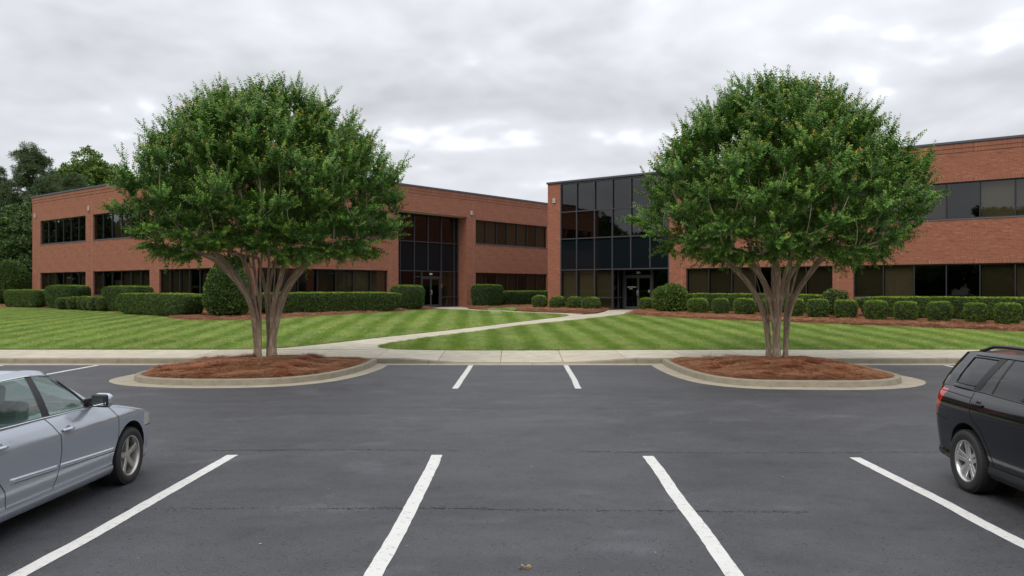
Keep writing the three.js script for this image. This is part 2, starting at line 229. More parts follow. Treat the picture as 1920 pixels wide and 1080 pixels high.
for (const [k, poly] of Object.entries(LAWNS)) lawnGroup[k] = structure('lawn', patch(poly, 0.3, (x, d) => ground(x, d) + 0.035, { skirt: 0.09, color: lawnTone }), M.grass);
// mown grass blades
{
  const pos = [], r = rng(4); for (let k = 0; k < 10; k++) { const a = r() * 6.28, R = Math.sqrt(r()) * 0.085, x = Math.cos(a) * R, z = Math.sin(a) * R, h = 0.03 + r() * 0.03, w = 0.006 + r() * 0.004, b = r() * 6.28, lx = (r() - 0.5) * 0.03, lz = (r() - 0.5) * 0.03; pos.push(x - Math.cos(b) * w, 0, z - Math.sin(b) * w, x + Math.cos(b) * w, 0, z + Math.sin(b) * w, x + lx, h, z + lz); }
  const g = new THREE.BufferGeometry(); g.setAttribute('position', new THREE.Float32BufferAttribute(pos, 3)); g.computeVertexNormals();
  M.blade = phys([1, 1, 1], 0.8, { transmission: 0.3, thickness: 0, side: THREE.DoubleSide });
  const near = [...scatter(LAWNS.left.filter((p) => p[0] > -44).concat([[-43, 64.5], [-43, 27.5]]), 105000, 3), ...scatter(LAWNS.right.filter((p) => p[0] < 21), 62000, 8), ...scatter(LAWNS.small, 2500, 9)];
  const rr = rng(21), col = new THREE.Color();
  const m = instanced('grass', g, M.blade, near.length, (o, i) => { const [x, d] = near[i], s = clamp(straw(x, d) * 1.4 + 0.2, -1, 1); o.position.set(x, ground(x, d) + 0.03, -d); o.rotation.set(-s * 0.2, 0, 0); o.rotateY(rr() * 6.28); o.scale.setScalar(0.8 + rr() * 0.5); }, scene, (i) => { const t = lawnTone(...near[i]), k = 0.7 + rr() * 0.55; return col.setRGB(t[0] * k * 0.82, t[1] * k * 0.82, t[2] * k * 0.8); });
  m.userData.kind = 'stuff'; tag(m, 'short mown grass blades covering the striped lawns', 'grass');
}
// path to the two entrances, in cast slabs
const TIP = lawnLEdge.reduce((b, p, i) => (p[0] > lawnLEdge[b][0] ? i : b), 0);
const pathMain = [...lawnLEdge.slice(0, TIP + 1), [3.5, 46.3], [4.2, 47.0], [4.9, 47.6], [5.5, 49.3], [6.15, 52.15], [8.1, 50.6], [7.3, 49.4], [6.5, 47.2], ...[...lawnREdge].reverse(), [-4.52, 28.1], [-4.1, 27.6], [-3.3, 27.32]];
const pathSide = [...lawnLEdge.slice(TIP), [-5.5, 56.0], [-6.2, 57.1], [-3.75, 60.1], [-3.1, 58.4], [-3.0, 56.5], [-1.5, 54.5], [0.2, 51.9], [1.4, 50.2], [3.3, 48.4], [4.1, 47.4], [3.5, 46.35]];
const path = structure('garden_path');
{
  const cut = (poly, dir, step, off) => { const L = Math.hypot(...dir), nx = dir[0] / L, ny = dir[1] / L; let lo = 1e9, hi = -1e9; for (const p of poly) { const t = p[0] * nx + p[1] * ny; lo = Math.min(lo, t); hi = Math.max(hi, t); } let k = 0; for (let t = lo; t < hi; t += step, k++) { const q = half(half(poly, -nx, -ny, -t), nx, ny, Math.min(t + step - 0.015, hi)); if (q.length > 2) part('slab', patch(q, 0.4, (x, d) => ground(x, d) + off, { skirt: 0.05 }), wm[(k * 3) % 4], path); } };
  cut(pathMain, [0.55, 0.84], 1.83, 0.006); cut(pathSide, [-0.66, 0.75], 1.5, 0.006);
  part('joint_bed', patch(pathMain, 1, (x, d) => ground(x, d) - 0.02), M.dirt, path);
}
// soil and rough grass under and beyond everything
structure('ground', patch([[-220, 24.5], [220, 24.5], [220, 320], [-220, 320]], 2.5, (x, d) => ground(x, d) - 0.06, { color: (x, d) => { const n = fbm(x * 0.2, d * 0.2, 3); return [0.1 + n * 0.04, 0.16 + n * 0.05, 0.04]; } }), M.grass);

// pine straw beds
M.straw = std([1, 1, 1], 1, { map: colorTex(512, 512, (i, j) => { const n = fbm(i / 6 + j / 19, j / 6, 3, 256, 256), m = fbm(i / 64, j / 64, 3, 8, 8); const v = 0.35 + 0.9 * n * n + 0.35 * (m - 0.5); return [0.325 * v, 0.135 * v, 0.066 * v]; }, 1 / 1.4), bumpMap: grayTex(512, 512, (i, j) => fbm(i / 5, j / 5, 4, 102, 102), 1 / 1.4), bumpScale: 0.05 });
M.needle = std([1, 1, 1], 0.9, { side: THREE.DoubleSide });
const needleGeo = (seed, n, len, w, spread) => { const r = rng(seed), pos = []; for (let k = 0; k < n; k++) { const a = r() * 6.28, x = (r() - 0.5) * spread, z = (r() - 0.5) * spread, l = len * (0.6 + r() * 0.7), dx = Math.cos(a) * l / 2, dz = Math.sin(a) * l / 2, px = -Math.sin(a) * w, pz = Math.cos(a) * w, y0 = r() * 0.03, y1 = 0.012 + r() * 0.035, y2 = r() * 0.03; pos.push(x - dx, y0, z - dz, x + px, y1, z + pz, x - px, y1, z - pz, x + dx, y2, z + dz, x - px, y1, z - pz, x + px, y1, z + pz); } const g = new THREE.BufferGeometry(); g.setAttribute('position', new THREE.Float32BufferAttribute(pos, 3)); g.computeVertexNormals(); return g; };
const NEEDLES = [needleGeo(1, 9, 0.2, 0.0035, 0.16), needleGeo(2, 9, 0.24, 0.004, 0.2)];
function needles(poly, hf, count, seed, parent, size = 1) {
  NEEDLES.forEach((g, v) => { const pts = scatter(poly, Math.round(count / 2), seed + v), r = rng(seed + 50 + v), col = new THREE.Color(); const m = instanced('pine_needles', g, M.needle, pts.length, (o, i) => { const [x, d] = pts[i]; o.position.set(x, hf(x, d) - 0.004, -d); o.rotation.set((r() - 0.5) * 0.28, r() * 6.28, (r() - 0.5) * 0.28); o.scale.setScalar(size * (0.8 + r() * 0.5)); }, parent, () => { const k = 0.45 + r() * 0.9, y = r() * 0.05; return col.setRGB((0.37 + y * 0.6) * k, (0.152 + y) * k, (0.073 + y * 0.5) * k); }); m.userData.kind = 'stuff'; });
}
const BEDS = {
  left: [...bedLEdge, onA(-33), onA(-28.2), onA(0), onB(12.0), [-6.3, 57.0], [-5.5, 55.9], [-4.6, 54.3]],
  right: [...bedREdge, [36, 27.5], onC(40), onC(7.6), [7.35, 49.4], [6.55, 47.2]],
  middle: [...curve([[0.3, 52.1], [1.6, 50.2], [3.4, 48.6], [4.7, 48.2], [5.4, 49.4]], 24), onC(4.95), onC(0), [1.2, 56.4], [0.25, 55]],
  back: [[-3.1, 58.7], [-2.9, 57.2], [-1.85, 55.4], [-0.7, 58.5], [0.5, 60.3], [2.3, 60.2], [5, 64], onB(31), onB(18.9)],
};
for (const [k, poly] of Object.entries(BEDS)) {
  const rim = poly, hf = (x, d) => ground(x, d) + 0.02 + 0.10 * smooth(edgeDist(rim, x, d), 0, 0.5) + 0.07 * (fbm(x * 1.7, d * 1.7, 3) - 0.45) * smooth(edgeDist(rim, x, d), 0, 0.3);
  const bed = structure('mulch_bed', patch(poly, 0.3, hf, { skirt: 0.08 }), M.straw);
  const vis = poly.filter((p) => p[0] < 27 && p[0] > -42);
  needles(vis, hf, { left: 9000, right: 9500, middle: 1800, back: 1600 }[k], 300 + k.length, bed, 1.3);
}

// the two kerbed islands
function island(pts, tone) {
  const line = curve(pts, 150), isl = structure('planting_island'), seg = [];
  let len = 0; const acc = [0]; for (let i = 1; i < line.length; i++) { len += Math.hypot(line[i][0] - line[i - 1][0], line[i][1] - line[i - 1][1]); acc.push(len); }
  let cxm = 0, cdm = 0; line.forEach((p) => { cxm += p[0] / line.length; cdm += p[1] / line.length; });
  const nrm = line.map((p, i) => { const a = line[Math.max(0, i - 1)], b = line[Math.min(line.length - 1, i + 1)]; let nx = b[1] - a[1], ny = a[0] - b[0]; const l = Math.hypot(nx, ny); nx /= l; ny /= l; if ((p[0] - cxm) * nx + (p[1] - cdm) * ny < 0) { nx = -nx; ny = -ny; } return [nx, ny]; });
  const sweep = (i0, i1, prof) => { const pos = [], idx = [], uv = []; let P = 0; for (let i = i0; i <= i1; i++) { const pr = prof(i); P = pr.length; pr.forEach(([o, y], k) => { pos.push(line[i][0] + nrm[i][0] * o, y, -(line[i][1] + nrm[i][1] * o)); uv.push(acc[i], k * 0.09); }); } for (let i = 0; i < i1 - i0; i++) for (let k = 0; k + 1 < P; k++) { const a = i * P + k, b = a + P; idx.push(a, b, a + 1, b, b + 1, a + 1); } const g = new THREE.BufferGeometry(); g.setAttribute('position', new THREE.Float32BufferAttribute(pos, 3)); g.setAttribute('uv', new THREE.Float32BufferAttribute(uv, 2)); g.setIndex(idx); g.computeVertexNormals(); return g; };
  const cuts = [0]; for (let t = 2.2; t < len; t += 3.4) cuts.push(acc.findIndex((a) => a >= t)); cuts.push(line.length - 1);
  for (let k = 0; k + 1 < cuts.length; k++) {
    const a = cuts[k], b = cuts[k + 1];
    part('kerb', sweep(a, b, (i) => { const e = i === a || i === b ? 0.006 : 0; return [[-e, -0.02], [-0.02 - e, 0.125 - e], [-0.035 - e, 0.147 - e], [-0.06, 0.155 - e], [-0.15, 0.155 - e], [-0.175, 0.145], [-0.185, 0.0]]; }), M.kerb, isl);
    part('gutter', sweep(a, b, (i) => { const w = 0.35 + 0.2 * Math.exp(-(((line[i][0] - tone) / 0.75) ** 2) - (((line[i][1] - 20.2) / 1.3) ** 2)); return [[w, -0.02], [w, 0.005], [w * 0.5, 0.007], [0, 0.013]]; }), M.gutter, isl);
  }
  const inner = line.map((p, i) => [p[0] - nrm[i][0] * 0.165, p[1] - nrm[i][1] * 0.165]);
  inner[0][1] = inner[inner.length - 1][1] = 24.34;
  const hf = (x, d) => { const e = edgeDist(inner.filter((_, i) => i % 3 === 0), x, d); return 0.10 + 0.085 * smooth(e, 0, 0.35) + 0.17 * smooth(e, 0.2, 2.3) + 0.11 * (fbm(x * 1.6 + 3, d * 1.6, 4) - 0.48) * smooth(e, 0, 0.5); };
  const mound = part('mulch_mound', patch(inner, 0.15, hf), M.straw, isl);
  needles(inner, hf, 30000, Math.round(40 + cxm), isl, 0.8);
  const r = rng(71 + Math.round(cxm)), heaps = []; for (let k = 0; k < 16; k++) { let x, d; do { x = cxm + (r() - 0.5) * 6; d = 21.5 + (r() - 0.5) * 6; } while (!inside(inner, x, d) || edgeDist(inner, x, d) < 0.25); for (let q = 0; q < 34; q++) heaps.push([x + (r() - 0.5) * 0.34, d + (r() - 0.5) * 0.3, r() * 0.07]); }
  const col = new THREE.Color(); const h = instanced('pine_needles', NEEDLES[1], M.needle, heaps.length, (o, i) => { const [x, d, y] = heaps[i]; o.position.set(x, hf(x, d) + y, -d); o.rotation.set((r() - 0.5) * 0.6, r() * 6.28, (r() - 0.5) * 0.6); }, isl, () => { const k = 0.4 + r() * 0.8; return col.setRGB(0.36 * k, 0.12 * k, 0.05 * k); }); h.userData.kind = 'stuff';
  return hf;
}
const moundL = island([[-3.95, 24.33], [-3.96, 22.7], [-4.25, 20.8], [-4.68, 19.7], [-5.35, 19.0], [-6.4, 18.72], [-7.7, 18.8], [-8.6, 19.2], [-9.15, 20.0], [-9.3, 21.0], [-9.3, 24.33]], -9.2);
const moundR = island([[4.4, 24.33], [4.35, 22.9], [4.47, 20.5], [4.78, 19.3], [5.35, 18.65], [6.6, 18.4], [7.8, 18.42], [8.7, 18.8], [9.25, 19.6], [9.4, 20.6], [9.4, 24.33]], 9.3);
// litter on the asphalt
{
  const g = new THREE.BufferGeometry(); g.setAttribute('position', new THREE.Float32BufferAttribute([-0.022, 0.001, 0, 0, 0.006, 0.009, 0.022, 0.002, 0, -0.022, 0.001, 0, 0.022, 0.002, 0, 0, 0.005, -0.009], 3)); g.computeVertexNormals();
  const r = rng(91), col = new THREE.Color(), pts = scatter([[-8, 6], [8, 6], [11, 18], [-11, 18]], 120, 14);
  const m = instanced('leaf_litter', g, std([1, 1, 1], 0.9, { side: THREE.DoubleSide }), pts.length, (o, i) => { o.position.set(pts[i][0], 0.003, -pts[i][1]); o.rotation.y = r() * 6.28; o.scale.setScalar(0.35 + r() * r() * 1.3); }, scene, () => { const k = r(); return k < 0.55 ? col.setRGB(0.45, 0.43, 0.4) : k < 0.8 ? col.setRGB(0.02, 0.02, 0.018) : col.setRGB(0.2, 0.13, 0.05); });
  m.userData.kind = 'stuff'; tag(m, 'tiny pale flecks and crumbs scattered over the asphalt', 'litter');
  const s = new THREE.BufferGeometry(), P = [], rr = rng(6); for (let k = 0; k < 7; k++) { const a = (k / 7) * 5.2 - 1, l = 0.03 + rr() * 0.025; P.push(0, 0.004, 0, Math.cos(a - 0.22) * l, 0.012 + rr() * 0.02, Math.sin(a - 0.22) * l, Math.cos(a + 0.22) * l, 0.006 + rr() * 0.02, Math.sin(a + 0.22) * l, Math.cos(a - 0.22) * l, 0.012, Math.sin(a - 0.22) * l, Math.cos(a) * l * 1.5, 0.008, Math.sin(a) * l * 1.5, Math.cos(a + 0.22) * l, 0.006, Math.sin(a + 0.22) * l); }
  s.setAttribute('position', new THREE.Float32BufferAttribute(P, 3)); s.computeVertexNormals();
  const leaf = flags(new THREE.Mesh(s, std([0.27, 0.2, 0.07], 0.9, { side: THREE.DoubleSide }))); leaf.name = 'dry_leaf'; leaf.position.set(0.11, 0.003, -6.52); scene.add(leaf); tag(leaf, 'curled dry tan leaf lying on the asphalt in the foreground', 'leaf');
}

// ------------------------------------------------------------------ buildings
{
  const bw = 10, bh = 30, TW = 1024, TH2 = 1024, tone = [], r = rng(33);
  for (let k = 0; k < bw * bh * 2; k++) { const t = r(), v = 0.91 + r() * 0.18; tone.push(t < 0.1 ? [0.215 * v, 0.068 * v, 0.041 * v] : t < 0.2 ? [0.315 * v, 0.124 * v, 0.077 * v] : [0.268 * v, 0.09 * v, 0.049 * v]); }
  const cell = (i, j) => { const row = Math.floor((j / TH2) * bh), y = (j / TH2) * bh - row, x = (i / TW) * bw + (row % 2) * 0.5, colm = Math.floor(x) % bw, fx = x - Math.floor(x); return { id: row * bw + colm, m: y < 0.15 || fx < 0.05 }; };
  const soft = (i, j) => asphaltBump[(j % N1) * N1 + (i % N1)];
  M.brick = std([1, 1, 1], 0.92, {
    map: colorTex(TW, TH2, (i, j) => { const c = cell(i, j), f = 0.9 + 0.2 * soft(i, j); if (c.m) return [0.335 * f, 0.205 * f, 0.15 * f]; const t = tone[c.id], n = f * (0.85 + 0.3 * fbm(i / 16, j / 16, 2, 64, 64)); return [t[0] * n, t[1] * n, t[2] * n]; }, 1 / 2.032),
    bumpMap: grayTex(TW, TH2, (i, j) => (cell(i, j).m ? 0.1 : 0.75 + 0.25 * soft(i, j)), 1 / 2.032), bumpScale: 0.005,
  });
  const sc = (i, j) => { const x = (i / 1024) * 30, y = j / 128; return { id: Math.floor(x), m: x - Math.floor(x) < 0.15 || y < 0.05 }; };
  M.soldier = std([1, 1, 1], 0.92, {
    map: colorTex(1024, 128, (i, j) => { const c = sc(i, j), f = 0.9 + 0.2 * soft(i, j); if (c.m) return [0.335 * f, 0.205 * f, 0.15 * f]; const t = tone[c.id + 40]; return [t[0] * f, t[1] * f, t[2] * f]; }, 1 / 2.032, 1 / 0.2032),
    bumpMap: grayTex(1024, 128, (i, j) => (sc(i, j).m ? 0.1 : 0.85), 1 / 2.032, 1 / 0.2032), bumpScale: 0.005,
  });
}
M.coping = std([0.085, 0.09, 0.105], 0.45, { metalness: 0.3 });
M.frame = std([0.03, 0.03, 0.034], 0.5, { metalness: 0.3 });
M.mullion = std([0.06, 0.06, 0.068], 0.45, { metalness: 0.4 });
M.glass = phys([0.30, 0.285, 0.235], 0.015, { transmission: 1, thickness: 0, ior: 1.7 });
M.darkGlass = phys([0.006, 0.009, 0.012], 0.05, { ior: 1.36 });
M.blindA = std([0.5, 0.47, 0.36], 0.9); M.blindB = std([0.33, 0.31, 0.24], 0.9); M.blindC = std([0.19, 0.178, 0.135], 0.9);
M.backing = std([0.008, 0.011, 0.012], 0.9);
M.room = std([0.06, 0.055, 0.05], 1); M.soffit = std([0.55, 0.53, 0.47], 0.9); M.roof = std([0.2, 0.2, 0.2], 0.95);
M.sealant = std([0.34, 0.22, 0.16], 0.9); M.plate = std([0.5, 0.47, 0.42], 0.7); M.steel = std([0.55, 0.55, 0.55], 0.3, { metalness: 0.9 }); M.white = std([0.75, 0.75, 0.73], 0.7); M.sill = std([0.13, 0.12, 0.125], 0.5, { metalness: 0.3 });
const font = await new FontLoader().loadAsync('fonts/droid/droid_sans_bold.typeface.json');

function facade(x0, x1, y0, y1, holes, depth = 0.3) {       // a wall face with rectangular openings, reveals and a back, uv in metres
  const xs = [...new Set([x0, x1, ...holes.flatMap((h) => [h[0], h[1]])])].filter((x) => x >= x0 && x <= x1).sort((a, b) => a - b), ys = [...new Set([y0, y1, ...holes.flatMap((h) => [h[2], h[3]])])].sort((a, b) => a - b);
  const pos = [], uv = [], idx = [], quad = (p, t) => { const o = pos.length / 3; p.forEach((q) => pos.push(...q)); t.forEach((q) => uv.push(...q)); idx.push(o, o + 1, o + 2, o, o + 2, o + 3); };
  for (let i = 0; i + 1 < xs.length; i++) for (let j = 0; j + 1 < ys.length; j++) {
    const a = xs[i], b = xs[i + 1], c = ys[j], d = ys[j + 1], mx = (a + b) / 2, my = (c + d) / 2; if (holes.some((h) => mx > h[0] && mx < h[1] && my > h[2] && my < h[3])) continue;
    quad([[a, c, 0], [b, c, 0], [b, d, 0], [a, d, 0]], [[a, c], [b, c], [b, d], [a, d]]);
    quad([[b, c, -depth], [a, c, -depth], [a, d, -depth], [b, d, -depth]], [[b, c], [a, c], [a, d], [b, d]]);
  }
  for (const [a, b, c, d] of [...holes, [x1, x0, y1, y0]]) {
    quad([[a, c, -depth], [a, c, 0], [a, d, 0], [a, d, -depth]], [[-depth, c], [0, c], [0, d], [-depth, d]]); quad([[b, c, 0], [b, c, -depth], [b, d, -depth], [b, d, 0]], [[0, c], [depth, c], [depth, d], [0, d]]);
    quad([[a, d, 0], [b, d, 0], [b, d, -depth], [a, d, -depth]], [[a, d], [b, d], [b, d + depth], [a, d + depth]]); quad([[a, c, -depth], [b, c, -depth], [b, c, 0], [a, c, 0]], [[a, c - depth], [b, c - depth], [b, c], [a, c]]);
  }
  const g = new THREE.BufferGeometry(); g.setAttribute('position', new THREE.Float32BufferAttribute(pos, 3)); g.setAttribute('uv', new THREE.Float32BufferAttribute(uv, 2)); g.setIndex(idx); g.computeVertexNormals(); return g;
}
const paneGeos = new Map(); const paneGeo = (w, h) => { const k = w.toFixed(3) + '_' + h.toFixed(3); if (!paneGeos.has(k)) paneGeos.set(k, new THREE.PlaneGeometry(w, h)); return paneGeos.get(k); };
const barGeos = new Map(); const barGeo = (w, h, d) => { const k = [w, h, d].map((v) => v.toFixed(3)).join(); if (!barGeos.has(k)) barGeos.set(k, new THREE.BoxGeometry(w, h, d)); return barGeos.get(k); };
const br = rng(515);
function placed(name, geo, mat, x, y, z, parent) { const m = part(name, geo, mat, parent); m.position.set(x, y, z); return m; }
function pane(parent, a, b, c, d, z, mat = M.glass) { const m = placed('pane', paneGeo(b - a, d - c), mat, (a + b) / 2, (c + d) / 2, z, parent); m.rotation.set((br() - 0.5) * 0.008, (br() - 0.5) * 0.010, 0); return m; }
function blind(parent, a, b, c, d, z, mat) { placed('blind', barGeo(b - a - 0.02, d - c, 0.01), mat, (a + b) / 2, (c + d) / 2, z, parent); }
// a ribbon window: frame, mullions, one pane per bay, some with a blind drawn behind
function windowBand(bld, turn, origin, x0, x1, y0, y1, n, blinds) {
  const w = pgroup('window', bld, origin, turn), z = -0.14, f = 0.06, st = (x1 - x0) / n;
  part('frame', merge([span(x0, x1, y1 - f, y1, z - 0.05, z + 0.05), span(x0, x1, y0, y0 + f, z - 0.05, z + 0.05), span(x0, x0 + f, y0 + f, y1 - f, z - 0.05, z + 0.05), span(x1 - f, x1, y0 + f, y1 - f, z - 0.05, z + 0.05)]), M.frame, w);
  for (let k = 1; k < n; k++) placed('mullion', barGeo(0.048, y1 - y0 - 2 * f, 0.09), M.frame, x0 + st * k, (y0 + y1) / 2, z + 0.012, w);
  for (let k = 0; k < n; k++) {
    const a = x0 + st * k + (k ? 0.03 : f), b = x0 + st * (k + 1) - (k < n - 1 ? 0.03 : f); pane(w, a, b, y0 + f, y1 - f, z);
    const t = (blinds || '')[k] || '0'; if (t !== '0') { const m = { A: M.blindA, B: M.blindB, C: M.blindC, h: M.blindC }[t]; blind(w, a, b, t === 'h' ? y0 + f : y0 + f, t === 'h' ? y0 + (y1 - y0) * 0.62 : y1 - f, z - 0.12, m); }
  }
  placed('sill', barGeo(x1 - x0 + 0.02, 0.05, 0.2), M.sill, (x0 + x1) / 2, y0 - 0.022, -0.075, w);
  return w;
}
function wallTrim(bld, turn, origin, x0, x1, wins, joints) {  // soldier courses, parapet bands, coping and control joints of one facade
  const at = (m) => { m.position.set(...origin); m.rotation.y = turn; return m; };
  for (const [a, b2, , d] of wins) at(part('soldier_course', boxUV(span(a - 0.02, b2 + 0.02, d + 0.001, d + 0.2032, -0.05, 0.006)), M.soldier, bld));
  at(part('parapet_band', boxUV(span(x0, x1, 8.128, 8.3312, -0.28, 0.05)), M.soldier, bld)); at(part('parapet_band', boxUV(span(x0, x1, 7.9248, 8.127, -0.28, 0.025)), M.soldier, bld));
  at(part('coping', merge([span(x0 - 0.02, x1 + 0.02, 8.333, 8.45, -0.4, 0.07), span(x0 - 0.02, x1 + 0.02, 8.36, 8.462, -0.38, 0.1)]), M.coping, bld));
  for (const j of joints) at(part('control_joint', span(j - 0.009, j + 0.009, 0.1, 7.9, -0.02, 0.0025), M.sealant, bld));
}
function wallBox(bld, turn, origin, x, y, z, label) { const g = pgroup('wall_fixture', bld, origin, turn); part('plate', new RoundedBoxGeometry(0.2, 0.3, 0.1, 2, 0.02).translate(x, y, z + 0.05), M.plate, g); for (const dy of [-0.06, 0.02, 0.08]) part('louvre', span(x - 0.06, x + 0.06, y + dy - 0.012, y + dy + 0.012, z + 0.1, z + 0.106), M.mullion, g); g.userData.label = label; return g; }
const [G0, G1, U0, U1] = [0.9, 2.55, 4.72, 6.5];

// ---- the left building: two wings meeting at a corner behind the left tree
{
  const b = thing('office_building', 'two-storey red brick office building with an L-shaped front, behind the left tree', 'building', [CORNER[0], FLOOR, -CORNER[1]]);
  const tA = -(Math.PI / 2 - TH), tB = TH, o = [0, 0, 0];
  const winA = [[-26.64, -19.01, 6], [-17.87, -10.03, 6], [-8.83, -1.97, 6]], winB = [[1.17, 11.11, 7], [19.9, 28.8, 7], [29.9, 38.8, 7]], top = 8.4;
  const hA = winA.flatMap(([x, y]) => [[x, y, G0, G1], [x, y, U0, U1]]), hB = [...winB.flatMap(([x, y]) => [[x, y, G0, G1], [x, y, U0, U1]]), [12.07, 18.9, -0.4, 6.62]];
  const turned = (m, t) => { m.rotation.y = t; return m; };
  turned(part('wall', facade(-28.12, 0, -0.4, top, hA), M.brick, b), tA); turned(part('wall', facade(0.301, 42, -0.4, top, hB), M.brick, b), tB);
  wallTrim(b, tA, o, -28.12, -0.101, hA, [-18.8, -18.1, -9.85, -9.0, -26.9]); wallTrim(b, tB, o, 0.0, 42, hB.slice(0, -1), [11.35, 19.65, 29.1]);
  const bl = { 0: ['CC0C0C', 'C0hCCC', 'CCC0C0'], 1: ['000000', '00CC00', '0C0000'] };
  winA.forEach(([x, y, n], i) => { windowBand(b, tA, o, x, y, G0, G1, n, bl[0][i]); windowBand(b, tA, o, x, y, U0, U1, n, bl[1][i]); });
  const bB = { 0: ['0C0CBAB', 'C0CC0CC', '0C0C0C0'], 1: ['C00C0B0', 'BBCBBCB', 'C0C0C0C'] };
  winB.forEach(([x, y, n], i) => { windowBand(b, tB, o, x, y, G0, G1, n, bB[0][i]); windowBand(b, tB, o, x, y, U0, U1, n, bB[1][i]); });
  // recessed two-storey entrance
  const R = 0.9, back = -R; turned(part('entrance_reveal', boxUV(merge([span(12.07 - 0.28, 12.069, -0.4, 6.62, -R - 0.1, -0.301), span(18.901, 19.18, -0.4, 6.62, -R - 0.1, -0.301)])), M.brick, b), tB);
  turned(part('soffit', span(12.07, 18.9, 6.621, 6.75, -R - 0.1, -0.3), M.soffit, b), tB); turned(part('lintel_trim', span(12.07, 18.9, 6.56, 6.62, -0.29, -0.2), M.soffit, b), tB); turned(part('threshold', boxUV(span(12.08, 18.89, -0.3, 0.005, -R - 0.1, 0.15)), M.walk, b), tB);
  turned(part('soldier_course', boxUV(span(12.05, 18.92, 6.621, 6.8235, -0.05, 0.006)), M.soldier, b), tB);
  const cw = pgroup('curtain_wall', b, o, tB), xs = [12.07, 13.0, 14.36, 15.72, 17.08, 18.44, 18.9], ys = [0.02, 2.6, 4.66, 6.6];
  for (const x of xs) placed('mullion', barGeo(0.065, x === 15.72 ? 4.0 : 6.58, 0.14), M.mullion, clamp(x, 12.11, 18.86), x === 15.72 ? 4.6 : 3.31, back + 0.02, cw);
  for (const y of [2.6, 4.66, 6.57]) placed('transom', barGeo(6.8, 0.065, 0.13), M.mullion, 15.485, y, back + 0.022, cw);
  for (const [x0, x1] of [[12.07, 14.36], [17.08, 18.9]]) { placed('transom', barGeo(x1 - x0, 0.06, 0.12), M.mullion, (x0 + x1) / 2, 0.74, back + 0.022, cw); placed('transom', barGeo(x1 - x0, 0.06, 0.12), M.mullion, (x0 + x1) / 2, 0.05, back + 0.022, cw); }
  for (let i = 0; i < 6; i++) for (let j = 0; j < 3; j++) { if (j === 0 && (i === 2 || i === 3)) continue; const a = xs[i] + 0.03, c = xs[i + 1] - 0.03; if (j === 0) { pane(cw, a, c, 0.08, 0.71, back); pane(cw, a, c, 0.77, 2.57, back); if (i > 3) blind(cw, a, c, 0.1, 2.55, back - 0.2, M.blindC); } else { pane(cw, a, c, ys[j] + 0.03, ys[j + 1] - 0.03, back, j === 1 ? M.darkGlass : M.glass); if (j === 1) placed('spandrel_panel', barGeo(c - a + 0.05, 2.0, 0.03), M.backing, (a + c) / 2, (ys[1] + ys[2]) / 2, back - 0.08, cw); } }
  placed('transom', barGeo(0.6, 0.05, 0.12), M.mullion, 14.7, 2.2, back + 0.02, cw); pane(cw, 14.39, 15.0, 2.22, 2.57, back); pane(cw, 14.39, 15.0, 0.08, 2.18, back);
  entranceDoor(b, tB, 15.04, 17.05, back, 2.12, 2.57, '500', false);
  turned(part('alarm_plate', span(17.04, 17.13, 1.42, 1.68, back + 0.09, back + 0.11), std([0.4, 0.07, 0.03], 0.6), b), tB);
  wallBox(b, tB, o, 19.4, 6.95, 0, 'small pale louvred box on the brick above the entrance'); wallBox(b, tA, o, -18.45, 6.95, 0); wallBox(b, tA, o, -27.5, 6.95, 0);
  // rear walls, floors, roof
  turned(part('wall', merge([boxUV(span(-28.12, -27.82, -0.4, top, -20, -0.301)), boxUV(span(-27.81, -20.0, -0.4, top, -20, -19.7)), boxUV(span(-20, -19.7, -0.4, top, -42, -20.01)), boxUV(span(-19.69, -0.31, -0.4, top, -42, -41.7))]), M.brick, b), tA);
  turned(part('roof', merge([span(-27.8, -0.31, 8.13, 8.32, -19.69, -0.31), span(-19.69, -0.31, 8.13, 8.32, -41.69, -19.7)]), M.roof, b), tA);
  turned(part('floor_slab', merge([span(-27.8, -1.05, 2.75, 4.5, -19.6, -0.32), span(-27.8, -1.1, -0.3, 0.0, -19.6, -0.32), span(-19.69, -1.05, 2.75, 4.5, -41.6, -19.7), span(-19.69, -1.1, -0.3, 0.0, -41.6, -19.7)]), M.room, b), tA);
  turned(part('core_wall', merge([span(-27.5, -5, 0.01, 8.12, -6.1, -6), span(-6.1, -6, 0.01, 8.12, -41.6, -6.2)]), M.room, b), tA);
}
